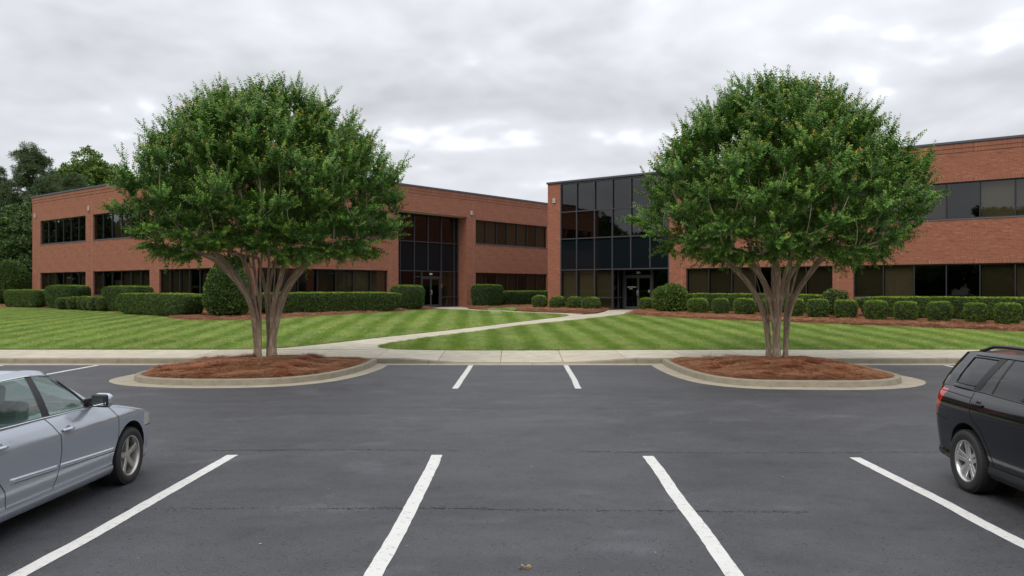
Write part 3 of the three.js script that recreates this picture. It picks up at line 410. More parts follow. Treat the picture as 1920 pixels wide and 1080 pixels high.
function entranceDoor(bld, turn, x0, x1, z, h, top, digits, marks) {   // glazed double door with transom light and number
  const d = pgroup('entrance_door', bld, [0, 0, 0], turn), mid = (x0 + x1) / 2;
  part('door_frame', merge([span(x0, x0 + 0.09, 0.01, top, z - 0.06, z + 0.09), span(x1 - 0.09, x1, 0.01, top, z - 0.06, z + 0.09), span(x0 + 0.09, x1 - 0.09, h, h + 0.1, z - 0.06, z + 0.09)]), M.mullion, d);
  pane(d, x0 + 0.09, x1 - 0.09, h + 0.1, top, z);
  for (const [a, c, s] of [[x0 + 0.1, mid - 0.005, 1], [mid + 0.005, x1 - 0.1, -1]]) {
    part('door_leaf', merge([span(a, a + 0.07, 0.02, h - 0.01, z - 0.02, z + 0.04), span(c - 0.07, c, 0.02, h - 0.01, z - 0.02, z + 0.04), span(a + 0.07, c - 0.07, h - 0.1, h - 0.01, z - 0.02, z + 0.04), span(a + 0.07, c - 0.07, 0.02, 0.2, z - 0.02, z + 0.04)]), M.mullion, d);
    pane(d, a + 0.07, c - 0.07, 0.2, h - 0.1, z + 0.01);
    const hx = s > 0 ? c - 0.035 : a + 0.035; part('handle', tube([V(hx, 0.92, z + 0.04), V(hx, 0.93, z + 0.1), V(hx, 1.05, z + 0.11), V(hx, 1.2, z + 0.1), V(hx, 1.21, z + 0.04)], [0.014, 0.014, 0.014, 0.014, 0.014], 8), M.steel, d);
  }
  const t = new TextGeometry(digits, { font, size: 0.13, depth: 0.012, curveSegments: 4 }); t.computeBoundingBox(); t.translate(mid - t.boundingBox.max.x / 2, (h + 0.1 + top) / 2 - 0.06, z + 0.012); part('number', t, M.white, d);
  if (marks) {                                            // vinyl marks on the glass, too small to read
    const q = [], r = rng(12); let x = x0 + 0.24; const xe = mid - 0.14; while (x < xe - 0.03) { const w = 0.018 + r() * 0.03, hh = 0.05 + r() * 0.03; q.push(span(x, Math.min(x + w, xe), 1.42, 1.42 + hh, z + 0.014, z + 0.017)); x += w + 0.012; }
    for (let k = 0; k < 5; k++) q.push(span(x0 + 0.4 + k * 0.045, x0 + 0.43 + k * 0.045, 1.31, 1.36 + r() * 0.03, z + 0.014, z + 0.017)); part('vinyl_mark', merge(q), M.plate, d);
    part('sticker', merge([span(x1 - 0.32, x1 - 0.22, 1.12, 1.16, z + 0.014, z + 0.017), span(x1 - 0.28, x1 - 0.22, 1.17, 1.28, z + 0.014, z + 0.017)]), M.plate, d);
  }
}
// ---- the right building: a glass entrance bay at its left end, then brick bays
{
  const b = thing('office_building', 'two-storey red brick office building with a tall dark glass entrance bay, behind the right tree', 'building', [CORNER_R[0], FLOOR, -CORNER_R[1]]);
  const t = -(Math.PI / 2 - TH), o = [0, 0, 0], top = 8.4, turned = (m) => { m.rotation.y = t; return m; };
  const wins = [[10.19, 18.71, 6], [19.77, 28.47, 6], [29.55, 38.25, 6]], hs = wins.flatMap(([x, y]) => [[x, y, G0, G1], [x, y, U0, U1]]);
  const X0 = 1.04, X1 = 9.08;
  turned(part('wall', facade(0, 40, -0.4, top, [...hs, [X0, X1, -0.39, 8.33]]), M.brick, b));
  wallTrim(b, t, o, X1 + 0.02, 40, hs, [9.9, 19.0, 28.8]);
  turned(part('coping', merge([span(-0.05, X1 + 0.001, 8.33, 8.45, -0.4, 0.07), span(-0.05, X1 + 0.001, 8.36, 8.462, -0.38, 0.1)]), M.coping, b));
  const bl = { 0: ['BCB0CC', 'CA00CB', 'C0BB0C'], 1: ['0B0C0B', '0BC0AB', 'A0B0CC'] };
  wins.forEach(([x, y, n], i) => { windowBand(b, t, o, x, y, G0, G1, n, bl[0][i]); windowBand(b, t, o, x, y, U0, U1, n, bl[1][i]); });
  const cw = pgroup('curtain_wall', b, o, t), xs = [X0, 2.34, 3.73, 5.07, 6.42, 7.78, X1], ys = [0.02, 2.58, 4.62, 6.4, 8.3], z = -0.08;
  xs.forEach((x, i) => { const low = i > 3 && i < 6 ? 2.58 : 0; placed('mullion', barGeo(0.07, 8.3 - low, 0.15), M.mullion, clamp(x, X0 + 0.035, X1 - 0.035), (8.3 + low) / 2, z + 0.025, cw); });
  for (const y of [2.58, 4.62, 6.4, 8.27]) placed('transom', barGeo(X1 - X0, 0.07, 0.14), M.mullion, (X0 + X1) / 2, y, z + 0.027, cw);
  for (const y of [0.05, 0.78]) placed('transom', barGeo(5.07 - X0, 0.065, 0.13), M.mullion, (X0 + 5.07) / 2, y, z + 0.027, cw);
  for (let i = 0; i < 6; i++) for (let j = 0; j < 4; j++) { const a = xs[i] + 0.035, c = xs[i + 1] - 0.035; if (j === 0) { if (i > 2) continue; pane(cw, a, c, 0.08, 0.75, z); pane(cw, a, c, 0.81, 2.55, z); blind(cw, a, c, 0.1, 2.5, z - 0.2, i < 2 ? M.blindA : M.blindB); } else { pane(cw, a, c, ys[j] + 0.035, ys[j + 1] - 0.035, z, j === 1 ? M.darkGlass : M.glass); if (j === 1) placed('spandrel_panel', barGeo(c - a + 0.06, 2.0, 0.03), M.backing, (a + c) / 2, (ys[1] + ys[2]) / 2, z - 0.1, cw); } }
  // recessed door under the glass
  const R = -1.25; turned(part('threshold', boxUV(span(5.08, X1 - 0.01, -0.3, 0.005, R - 0.1, 0.3)), M.walk, b)); turned(part('soffit', span(5.08, X1 - 0.01, 2.52, 2.56, R - 0.1, z - 0.06), M.frame, b));
  const side = pgroup('side_light', b, o, t);
  for (const [x, zz] of [[5.1, R], [5.1, -0.65]]) placed('mullion', barGeo(0.07, 2.5, 0.07), M.mullion, x, 1.27, zz, side); for (const y of [0.05, 0.78]) placed('transom', barGeo(0.06, 0.06, 1.05), M.mullion, 5.1, y, -0.7, side);
  for (const [a, c] of [[-1.21, -0.69], [-0.61, -0.16]]) { const p = placed('pane', paneGeo(c - a, 2.4), M.glass, 5.1, 1.3, (a + c) / 2, side); p.rotation.y = Math.PI / 2; }
  for (const x of [7.3, 8.4, 9.05]) placed('mullion', barGeo(0.065, 2.5, 0.12), M.mullion, x, 1.27, R, side); for (const y of [0.05, 0.78]) placed('transom', barGeo(1.75, 0.06, 0.11), M.mullion, 8.18, y, R, side);
  for (const [a, c] of [[7.34, 8.36], [8.44, 9.02]]) { pane(side, a, c, 0.08, 0.75, R); pane(side, a, c, 0.81, 2.5, R); }
  placed('pane', paneGeo(0.08, 2.4), M.glass, 5.16, 1.3, R, side);
  turned(part('return_wall', boxUV(span(X1 + 0.0, X1 + 0.28, -0.39, 2.56, R - 0.1, -0.301)), M.brick, b));
  entranceDoor(b, t, 5.2, 7.26, R, 2.12, 2.5, '300', true);
  wallBox(b, t, o, 0.55, 7.2, 0, 'small pale louvred box on the brick pier beside the glass bay');
  turned(part('wall', merge([boxUV(span(0, 0.3, -0.4, top, -30, -0.301)), boxUV(span(0.31, 39.69, -0.4, top, -30, -29.7)), boxUV(span(39.7, 40, -0.4, top, -30, -0.301))]), M.brick, b));
  turned(part('roof', merge([span(0.31, 39.69, 8.13, 8.32, -29.69, -0.31), span(1.06, 9.06, 8.31, 8.325, -0.31, -0.16)]), M.roof, b));
  turned(part('floor_slab', merge([span(0.31, 39.69, 2.75, 4.5, -19.6, -0.32), span(0.31, 5.0, -0.3, 0, -19.6, -0.32), span(5.0, 9.1, -0.3, 0, -19.6, -1.4), span(9.1, 39.69, -0.3, 0, -19.6, -0.32)]), M.room, b)); turned(part('core_wall', span(0.31, 39.6, 0.01, 8.12, -6.1, -6), M.room, b));
}
// white pipe stub by the brick pier of the left building
{
  const [x, d] = onB(19.5), t = thing('pipe_stub', 'short white plastic pipe stub standing beside the brick pier near the dark bush', 'pipe', [x + 0.35, ground(x, d) + 0.05, -(d - 0.5)]);
  part('riser', tube([V(0, 0, 0), V(0, 0.36, 0)], [0.035, 0.035], 10), M.white, t); part('elbow', tube([V(0, 0.36, 0), V(0.02, 0.42, 0), V(0.09, 0.44, 0)], [0.045, 0.05, 0.045], 10), M.white, t); part('valve', tube([V(0.14, 0, 0.1), V(0.14, 0.2, 0.1)], [0.03, 0.03], 10), M.white, t);
  const lid = structure('valve_cover', new THREE.CylinderGeometry(0.34, 0.36, 0.05, 24), M.plate); lid.position.set(-0.95, ground(-0.95, 50.0) + 0.05, -50.0); delete lid.userData.kind; tag(lid, 'pale round cover set in the lawn beside the side path', 'cover');
}

// ------------------------------------------------------------------ leaves
function leafGeo(list) {                                    // list of {p, dir, side, len, w, c}: each leaf is two folded halves
  const pos = [], col = [], nor = [];
  for (const { p, dir, side, len, w, c, fold = 0.25 } of list) {
    const n = new THREE.Vector3().crossVectors(side, dir).normalize(), a = p, b = p.clone().addScaledVector(dir, len), m = p.clone().addScaledVector(dir, len * 0.45), l = m.clone().addScaledVector(side, w).addScaledVector(n, w * fold), r = m.clone().addScaledVector(side, -w).addScaledVector(n, w * fold);
    for (const q of [a, b, l, a, r, b]) { pos.push(q.x, q.y, q.z); col.push(...c); }
  }
  const g = new THREE.BufferGeometry(); g.setAttribute('position', new THREE.Float32BufferAttribute(pos, 3)); g.setAttribute('color', new THREE.Float32BufferAttribute(col, 3)); g.computeVertexNormals(); return g;
}
const rv = (r) => { let x, y, z, l; do { x = r() * 2 - 1; y = r() * 2 - 1; z = r() * 2 - 1; l = x * x + y * y + z * z; } while (l > 1 || l < 0.01); l = Math.sqrt(l); return V(x / l, y / l, z / l); };
M.leaf = phys([1, 1, 1], 0.5, { vertexColors: true, transmission: 0.35, thickness: 0, side: THREE.DoubleSide, specularIntensity: 0.5 });
M.hedgeLeaf = phys([1, 1, 1], 0.45, { vertexColors: true, transmission: 0.22, thickness: 0, side: THREE.DoubleSide, specularIntensity: 0.5 });
M.bark = std([1, 1, 1], 0.85, { map: colorTex(256, 512, (i, j) => { const n = fbm(i / 10, j / 90, 4, 26, 6), m = fbm(i / 40, j / 60, 3, 6, 8), s = fbm(i / 4, j / 64, 3, 64, 8); const v = 0.62 + 0.6 * n + 0.25 * (s - 0.5), w = smooth(m, 0.5, 0.7); return [lerp(0.31, 0.46, w) * v, lerp(0.23, 0.365, w) * v, lerp(0.155, 0.27, w) * v]; }, 2, 0.7), bumpMap: grayTex(256, 512, (i, j) => fbm(i / 8, j / 70, 4, 32, 7), 2, 0.7), bumpScale: 0.012 });
M.darkBark = std([0.07, 0.05, 0.038], 0.95);
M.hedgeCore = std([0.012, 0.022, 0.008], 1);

// ------------------------------------------------------------------ crape myrtles: several stems, fanning into a broad crown
function sprayGeo(seed, L, tipRed) {                        // one leafy shoot with opposite leaves, pointing +y
  const r = rng(seed), list = [], n = 15;
  for (let k = 0; k < n; k++) {
    const t = k / (n - 1), c = V(Math.sin(t * 2.4 + seed) * 0.03 * L * t, L * t, Math.cos(t * 2 + seed) * 0.04 * L * t * t);
    for (const s of [-1, 1]) { const az = (k % 2) * 1.57 + (r() - 0.5) * 0.9, out = V(Math.cos(az) * s, 0.15 + r() * 0.65, Math.sin(az) * s).normalize(), side = new THREE.Vector3().crossVectors(out, V(0, 1, 0)).normalize().applyAxisAngle(out, (r() - 0.5) * 1.6), y = smooth(t, 0.62, 1); const red = tipRed * smooth(t, 0.75, 1);
      list.push({ p: c, dir: out, side, len: (0.068 + r() * 0.03) * (1 - 0.4 * t * t), w: (0.021 + r() * 0.009) * (1 - 0.25 * t), c: [lerp(lerp(0.62, 1.05, y), 1.9, red) * (0.8 + r() * 0.4), lerp(lerp(0.8, 1.15, y), 0.85, red) * (0.85 + r() * 0.3), lerp(0.7, 0.8, red)] }); }
  }
  return leafGeo(list);
}
const SPRAYS = [sprayGeo(1, 0.42, 0), sprayGeo(2, 0.5, 0), sprayGeo(3, 0.36, 0), sprayGeo(4, 0.42, 1)];
function crapeMyrtle(label, base, P) {
  const t = thing('crape_myrtle', label, 'tree', base, 0, 'crape myrtles in the parking islands'), r = rng(P.seed);
  const Rof = (y, az) => { const k = (y - P.bottom) / (P.top - P.bottom); if (k < 0 || k > 1) return 0; const e = k < 0.38 ? 0.5 + 0.5 * Math.sin((Math.PI / 2) * (k / 0.38)) : Math.pow(Math.max(0, 1 - ((k - 0.38) / 0.66) ** 1.6), 0.8); return P.R * e * (0.80 + 0.24 * vnoise(Math.cos(az) * 1.6 + 9 + P.seed, Math.sin(az) * 1.6 + y * 0.7 + 9) + 0.18 * vnoise(Math.cos(az) * 4.5 + 30 + P.seed, Math.sin(az) * 4.5 + y * 2.1 + 9)); };
  const nodes = [], addNode = (p, parent, stem) => { nodes.push({ p, parent, stem, n: 0, kids: 0 }); return nodes.length - 1; };
  // stems
  P.stems.forEach(([azB, azT, lean, h, off], s) => {         // grouped at the foot, fanning out like a vase
    const at0 = (f) => { const q = Math.pow(f, 2.6), w = 0.035 * Math.sin(f * 9 + s * 2.1) * f; return V(Math.cos(azB) * off * (1 - 0.3 * f) + Math.cos(azT) * lean * q + w, -0.1 + h * f, Math.sin(azB) * off * (1 - 0.3 * f) + Math.sin(azT) * lean * q + 0.035 * Math.cos(f * 8 + s) * f); };
    const steps = Math.round(h / 0.2); let prev = addNode(at0(0), -1, s); for (let k = 1; k <= steps; k++) prev = addNode(at0(k / steps), prev, s);
  });
  const targets = []; let guard = 0;
  while (targets.length < P.n && guard++ < 90000) { const y = lerp(P.bottom + 0.45, P.top, r()), az = r() * 6.283, R = Rof(y, az), f = Math.pow(r(), 0.45), p = V(Math.cos(az) * R * f, y, Math.sin(az) * R * f); if (targets.every((q) => q.distanceToSquared(p) > P.gap * P.gap)) targets.push(p); }
  targets.sort((a, b) => a.distanceTo(V(0, 2.4, 0)) - b.distanceTo(V(0, 2.4, 0)));
  const tips = [];
  for (const T of targets) {
    let best = -1, bs = 1e9; for (let i = 0; i < nodes.length; i++) { const N = nodes[i]; if (N.p.y < 1.3 || N.p.y > T.y + 0.15) continue; const d = N.p.distanceTo(T), rise = (T.y - N.p.y) / (d + 1e-3), cost = d * (2.0 - 1.15 * rise) + 0.1 * N.kids; if (cost < bs) { bs = cost; best = i; } }
    if (best < 0) continue; const N = nodes[best], d = N.p.distanceTo(T), pd = N.parent >= 0 ? N.p.clone().sub(nodes[N.parent].p).normalize() : V(0, 1, 0); N.kids++;
    const mid = N.p.clone().lerp(T, 0.5).addScaledVector(pd, d * 0.22).add(V((r() - 0.5) * 0.16 * d, 0.07 * d, (r() - 0.5) * 0.16 * d)), steps = Math.max(2, Math.round(d / 0.2)); let prev = best; const ids = [];
    for (let k = 1; k <= steps; k++) { const f = k / steps, a = N.p.clone().lerp(mid, f), b = mid.clone().lerp(T, f); prev = addNode(a.lerp(b, f), prev, N.stem); ids.push(prev); }
    tips.push(ids);
  }
  for (const ids of tips) { let i = ids[ids.length - 1]; while (i >= 0) { nodes[i].n++; i = nodes[i].parent; } }
  const rad = (N) => { const base = 0.0056 * Math.pow(Math.max(1, N.n), 0.68) + 0.0015; return N.p.y < 0.5 ? base * (1 + 0.75 * Math.pow(1 - Math.max(0, N.p.y + 0.1) / 0.6, 3)) : base; };
  // wood, one mesh per stem with its branches
  const chains = P.stems.map(() => []), first = new Map();
  nodes.forEach((N, i) => { if (N.parent < 0 || first.has(N.parent)) { first.set('h' + i, N.parent); } if (N.parent >= 0) { const c = first.get(N.parent); if (c === undefined || nodes[i].n > nodes[c].n) first.set(N.parent, i); } });
  const heads = []; nodes.forEach((N, i) => { if (N.parent < 0 || first.get(N.parent) !== i) heads.push(i); });
  for (const hd of heads) {
    const pts = [], rs = []; if (nodes[hd].parent >= 0) { pts.push(nodes[nodes[hd].parent].p); rs.push(rad(nodes[hd]) * 1.05); }
    let i = hd, last = null; while (i !== undefined) { pts.push(nodes[i].p); rs.push(rad(nodes[i])); last = i; i = first.get(i); } rs[rs.length - 1] = 0.003;
    if (pts.length > 1) chains[nodes[hd].stem].push(tube(pts, rs, rs[0] > 0.05 ? 12 : rs[0] > 0.02 ? 7 : 5));
  }
  chains.forEach((list) => { if (list.length) part('trunk', mergeGeometries(list), M.bark, t); });
  // foliage
  const spots = [[], [], [], []], up = V(0, 1, 0), ctr = V(0, P.bottom + 0.3, 0);
  for (const ids of tips) {
    const L = ids.length;
    ids.forEach((id, k) => {
      const f = (k + 1) / L; if (L > 4 && f < 0.3) return; const N = nodes[id], tip = k === L - 1, cnt = tip ? 17 : f > 0.6 ? 3 : 1;
      for (let q = 0; q < cnt; q++) {
        const dirB = N.p.clone().sub(nodes[N.parent].p).normalize(), out = N.p.clone().sub(ctr).normalize(), d = rv(r).multiplyScalar(0.9).setY((r() - 0.5) * 0.5).addScaledVector(dirB, 0.35).addScaledVector(out, 0.45).addScaledVector(up, -0.45 + 0.6 * smooth(N.p.y, 2.7, 3.7) + 0.5 * smooth(N.p.y, 3.6, 6)).normalize();
        const far = out.dot(N.p) > 0 && k === L - 1, kind = far && N.p.y > 4.6 && r() < 0.3 ? 3 : Math.floor(r() * 3); const high = N.p.y > P.top - 1.9 ? 1.12 : 1;
        spots[kind].push({ p: N.p.clone().add(rv(r).multiplyScalar(tip ? 0.2 : 0.08).multiply(V(1, 0.5, 1))), d, s: (0.72 + r() * 0.5) * high, c: 0.68 + r() * 0.64, y: r() });
      }
    });
  }
  // upright shoots standing out of the top
  for (let k = 0; k < P.shoots; k++) { const az = r() * 6.283, y = lerp(P.top - 2.9, P.top - 0.35, r()), R = Rof(y, az) * (0.82 + r() * 0.26), p = V(Math.cos(az) * R, y, Math.sin(az) * R), d = V(Math.cos(az) * 0.5, 1, Math.sin(az) * 0.5).add(rv(r).multiplyScalar(0.35)).normalize(), n = r() < 0.22 ? 4 : 3; for (let q = 0; q < n; q++) for (let w = 0; w < (q === n - 1 ? 2 : 4); w++) spots[r() < 0.2 ? 3 : 1].push({ p: p.clone().addScaledVector(d, q * 0.22 - 0.1), d: d.clone().add(rv(r).multiplyScalar(q === n - 1 ? 0.35 : 0.85)).normalize(), s: 0.9 + r() * 0.3 - q * 0.08, c: 0.85 + r() * 0.5, y: r() }); }
  for (let k = 0; k < P.fill; k++) { const y = lerp(P.bottom, P.top - 0.25, r()), az = r() * 6.283, f = 0.42 + 0.5 * Math.sqrt(r()), R = Rof(y, az) * f, p = V(Math.cos(az) * R, y, Math.sin(az) * R); if (vnoise(p.x * 0.9 + 40, p.z * 0.9 + p.y * 1.3 + 20) < 0.44) continue; spots[Math.floor(r() * 3)].push({ p, d: rv(r).multiplyScalar(0.7).addScaledVector(p.clone().sub(ctr).normalize(), 0.6).addScaledVector(up, 0.25).normalize(), s: 0.7 + r() * 0.45, c: 0.65 + r() * 0.6, y: r() }); }
  const crown = pgroup('crown', t), col = new THREE.Color();
  spots.forEach((all, k) => { const list = all.filter(({ p }) => p.y > 2.5 + 0.6 * (1 - smooth(Math.hypot(p.x, p.z), 0.5, 2.1))); if (!list.length) return; const m = instanced('foliage', SPRAYS[k], M.leaf, list.length, (o, i) => { const s = list[i]; o.position.copy(s.p); o.quaternion.setFromUnitVectors(up, s.d); o.rotateY(r() * 6.28); o.scale.setScalar(s.s); }, crown, (i) => { const s = list[i], k2 = s.c; return col.setRGB(lerp(0.125, 0.225, s.y * s.y) * k2, lerp(0.232, 0.31, s.y * s.y) * k2, lerp(0.04, 0.046, s.y) * k2); }); m.userData.kind = 'stuff'; });
  return t;
}
const vase = (seed) => { const r = rng(seed), out = [], feet = [0.3, 1.9, 3.3, 4.9]; for (let k = 0; k < 17; k++) { const ring = k < 8 ? 0 : k < 14 ? 1 : 2, azT = k * 2.39996 + (r() - 0.5) * 0.4, foot = feet.reduce((b, a) => (Math.cos(a - azT) > Math.cos(b - azT) ? a : b)) + (r() - 0.5) * 0.35; out.push([foot, azT, [1.12, 0.72, 0.32][ring] * (0.85 + 0.3 * r()), [2.75, 2.95, 3.2][ring] * (0.95 + 0.1 * r()), 0.2 + 0.05 * r()]); } return out; };
{
  const a = rng(61), b = rng(62);
  crapeMyrtle('leafy multi-stemmed crape myrtle growing in the left mulched island', [-6.7, 0.33, -22.4], { seed: 11, R: 3.38, bottom: 2.3, top: 7.08, n: 330, gap: 0.56, shoots: 140, fill: 700, stems: vase(81) });
  crapeMyrtle('leafy multi-stemmed crape myrtle growing in the right mulched island', [7.15, 0.33, -22.3], { seed: 23, R: 3.5, bottom: 2.25, top: 7.2, n: 345, gap: 0.56, shoots: 150, fill: 700, stems: vase(95) });
}

// ------------------------------------------------------------------ clipped hedges and shrubs
function clusterGeo(seed, n, len, w, spread, flat = false) { const r = rng(seed), list = []; for (let k = 0; k < n; k++) { const d = rv(r); d.y = flat ? Math.abs(d.y) * 0.35 + 0.08 : Math.abs(d.y) * 0.8 + 0.25; d.normalize(); const side = new THREE.Vector3().crossVectors(d, flat ? V(0, 1, 0).addScaledVector(rv(r), 0.55) : rv(r)).normalize(), v = 0.75 + r() * 0.5; list.push({ p: V((r() - 0.5) * spread, (r() - 0.6) * spread * 0.6, (r() - 0.5) * spread), dir: d, side, len: len * (0.7 + r() * 0.6), w: w * (0.8 + r() * 0.4), c: [v * (0.85 + r() * 0.4), v, v * 0.8] }); } return leafGeo(list); }
const HEDGE = [clusterGeo(3, 7, 0.036, 0.011, 0.055), clusterGeo(4, 7, 0.042, 0.013, 0.06)], SPROUT = clusterGeo(7, 7, 0.034, 0.013, 0.07, true);
const BROAD = [clusterGeo(5, 6, 0.085, 0.026, 0.10), clusterGeo(6, 6, 0.095, 0.03, 0.11)];
function blob(w, h, d, n, taper, seed, bump = 0.04, cone = 0) {    // a clipped body: superellipsoid, seated on the ground
  const g = new THREE.BoxGeometry(2, 2, 2, Math.ceil(clamp(w / 0.14, 8, 70)), Math.ceil(clamp(h / 0.14, 8, 24)), Math.ceil(clamp(d / 0.14, 8, 24))), p = g.attributes.position;
  for (let i = 0; i < p.count; i++) {
    let x = p.getX(i), y = p.getY(i), z = p.getZ(i); const k = Math.pow(Math.abs(x) ** n + Math.abs(y) ** n + Math.abs(z) ** n, -1 / n); x *= k; y *= k; z *= k;
    const f = (y + 1) / 2, tp = (1 - taper * (1 - f)) * (1 - cone * Math.pow(f, 1.4)); x *= (w / 2) * tp; z *= (d / 2) * tp; y = f * h;
    const b = 1 + (fbm(x * 2.3 + seed * 5.1 + y, z * 2.3 + y * 2.6 + seed, 3) - 0.5) * bump * 2 / Math.min(w, d, h); p.setXYZ(i, x * b, y * (1 + (b - 1) * 0.7) - 0.03, z * b);
  }
  g.computeVertexNormals(); return g;
}
function sampleSurface(g, count, r) {
  const p = g.attributes.position, n = g.attributes.normal, ix = g.index, A = [], T = ix.count / 3; let tot = 0; const a = V(0, 0, 0), b = V(0, 0, 0), c = V(0, 0, 0);
  for (let i = 0; i < T; i++) { a.fromBufferAttribute(p, ix.getX(i * 3)); b.fromBufferAttribute(p, ix.getX(i * 3 + 1)); c.fromBufferAttribute(p, ix.getX(i * 3 + 2)); tot += b.clone().sub(a).cross(c.clone().sub(a)).length() / 2; A.push(tot); }
  const N = Math.round(count * tot), out = [];
  for (let k = 0; k < N; k++) { const q = r() * tot; let lo = 0, hi = T - 1; while (lo < hi) { const m = (lo + hi) >> 1; if (A[m] < q) lo = m + 1; else hi = m; } let u = r(), v = r(); if (u + v > 1) { u = 1 - u; v = 1 - v; } const w = 1 - u - v, i0 = ix.getX(lo * 3), i1 = ix.getX(lo * 3 + 1), i2 = ix.getX(lo * 3 + 2); const P = V(0, 0, 0).addScaledVector(a.fromBufferAttribute(p, i0), u).addScaledVector(b.fromBufferAttribute(p, i1), v).addScaledVector(c.fromBufferAttribute(p, i2), w), Nn = V(0, 0, 0).addScaledVector(a.fromBufferAttribute(n, i0), u).addScaledVector(b.fromBufferAttribute(n, i1), v).addScaledVector(c.fromBufferAttribute(n, i2), w).normalize(); if (Nn.y > -0.75) out.push([P, Nn]); }
  return out;
}
let plantSeed = 100;
function shrub(name, label, category, [x, d], w, h, dep, turn, o = {}) {
  const { n = 7, taper = 0.1, dens = 260, leaf = 'fine', tone = [0.075, 0.15, 0.028], cone = 0, bump = 0.05, group, sink = 0 } = o, seed = plantSeed++, r = rng(seed * 13);
  const t = thing(name, label, category, [x, ground(x, d) + 0.1 - sink, -d], turn, group), core = blob(w - 0.07, h - 0.04, dep - 0.07, n, taper, seed, bump, cone), pts = sampleSurface(core, dens / 2, r);
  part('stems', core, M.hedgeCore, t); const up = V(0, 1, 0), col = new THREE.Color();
  const foliage = pgroup('foliage', t);
  (leaf === 'fine' ? HEDGE : BROAD).forEach((g) => { const half2 = sampleSurface(core, dens / 2, r); const m = instanced('leaves', g, M.hedgeLeaf, half2.length, (ob, i) => { const [p, nn] = half2[i]; ob.position.copy(p).addScaledVector(nn, (leaf === 'fine' ? 0.002 : 0.008) + r() * (leaf === 'fine' ? 0.022 : 0.045)); ob.quaternion.setFromUnitVectors(up, nn.clone().add(rv(r).multiplyScalar(0.6)).add(V(0, leaf === 'fine' ? 0.1 : 0.3, 0)).normalize()); ob.rotateY(r() * 6.28); ob.scale.setScalar(0.75 + r() * 0.55); }, foliage, () => { const k = 0.6 + r() * 0.8, y = r() * r(); return col.setRGB((tone[0] + y * 0.04) * k, (tone[1] + y * 0.04) * k, tone[2] * k); }); m.userData.kind = 'stuff'; });
  if (leaf === 'fine') {                                   // new shoots on the sheared top, paled further to paint in its sky light
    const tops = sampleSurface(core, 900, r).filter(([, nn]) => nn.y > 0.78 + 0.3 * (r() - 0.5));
    const m = instanced('skylit_new_growth', SPROUT, M.hedgeLeaf, tops.length, (ob, i) => { const [p, nn] = tops[i]; ob.position.copy(p).addScaledVector(nn, 0.025 + r() * 0.02); ob.rotation.set((r() - 0.5) * 0.5, r() * 6.28, (r() - 0.5) * 0.5); ob.scale.setScalar(0.7 + r() * 0.5); }, foliage, () => { const k = 0.7 + r() * 0.6; return col.setRGB((tone[0] * 0.6 + 0.13) * k, (tone[1] * 0.6 + 0.19) * k, 0.04 * k); }); m.userData.kind = 'stuff';
  }
  return t;
}
const pA = (s, off) => along(onA(s), -C, -S, off), pB = (s, off) => along(onB(s), S, -C, off), pC = (s, off) => along(onC(s), -C, -S, off), tA = -(Math.PI / 2 - TH), tB = TH;
const DARK = [0.058, 0.125, 0.028], MID = [0.082, 0.155, 0.03], LIGHT = [0.1, 0.178, 0.032];
// along the left wing
shrub('conical_shrub', 'large dark cone-shaped shrub left of the brick building', 'shrub', [-39.2, 64.5], 3.4, 3.4, 3.4, 0, { n: 2.6, taper: 0.1, cone: 0.35, tone: DARK, leaf: 'broad', dens: 110, bump: 0.18 });
shrub('hedge', 'long low clipped hedge at the far left end of the brick wing', 'hedge', pA(-22.9, 2.2), 6.3, 1.2, 1.5, tA, { tone: MID });
shrub('hedge', 'tall clipped block hedge under the leftmost ground-floor window', 'hedge', pA(-16.6, 2.2), 4.4, 1.5, 1.5, tA, { tone: DARK });
[['leftmost small round shrub at the foot of the tall block hedge', -14.7, 3.3, 0.72], ['second small round shrub from the left, in front of the left wing', -13.3, 3.2, 0.8], ['third small round shrub from the left, in front of the left wing', -12.5, 2.9, 0.82], ['fourth small round shrub from the left, in front of the left wing', -11.2, 3.2, 0.8], ['fifth small round shrub from the left, in front of the left wing', -10.2, 3.3, 0.82], ['rightmost small round shrub before the block hedge of the left wing', -9.1, 3.3, 0.82]].forEach(([l, s, off, h], i) => shrub('round_shrub', l, 'shrub', pA(s, off), 0.95, h, 0.9, tA, { n: 3, taper: 0.15, tone: [0.085, 0.135, 0.036], group: 'small round shrubs by the left wing' }));
shrub('hedge', 'clipped block hedge beside the left wing, under its second window', 'hedge', pA(-7.6, 2.6), 4.2, 1.45, 1.5, tA, { tone: DARK });
shrub('hedge', 'long clipped hedge under the third window of the left wing', 'hedge', pA(-1.3, 4.0), 7.6, 1.1, 1.5, tA, { tone: MID });
shrub('topiary_dome', 'big dark dome-shaped clipped shrub behind the left tree trunk', 'shrub', [-14.35, 41.7], 2.6, 2.95, 2.6, 0.3, { n: 2.5, cone: 0.52, taper: 0.03, tone: DARK, leaf: 'broad', dens: 150, bump: 0.1 });
shrub('hedge', 'long straight clipped hedge between the left trunk and the entrance', 'hedge', pB(3.6, 3.6), 10.2, 1.12, 1.3, tB, { tone: MID });
shrub('block_shrub', 'rounded block shrub at the near side of the left entrance', 'shrub', pB(10.4, 2.6), 2.0, 1.52, 1.8, tB, { n: 4.5, tone: DARK });
shrub('block_shrub', 'dark block shrub right of the left entrance, by the brick pier', 'shrub', pB(19.0, 1.9), 2.3, 1.58, 1.6, tB, { n: 6, tone: [0.042, 0.105, 0.028] });
shrub('hedge', 'low dark hedge under the windows between the two entrances', 'hedge', pB(24.6, 1.5), 7.6, 1.1, 1.1, tB, { tone: [0.045, 0.11, 0.028] });
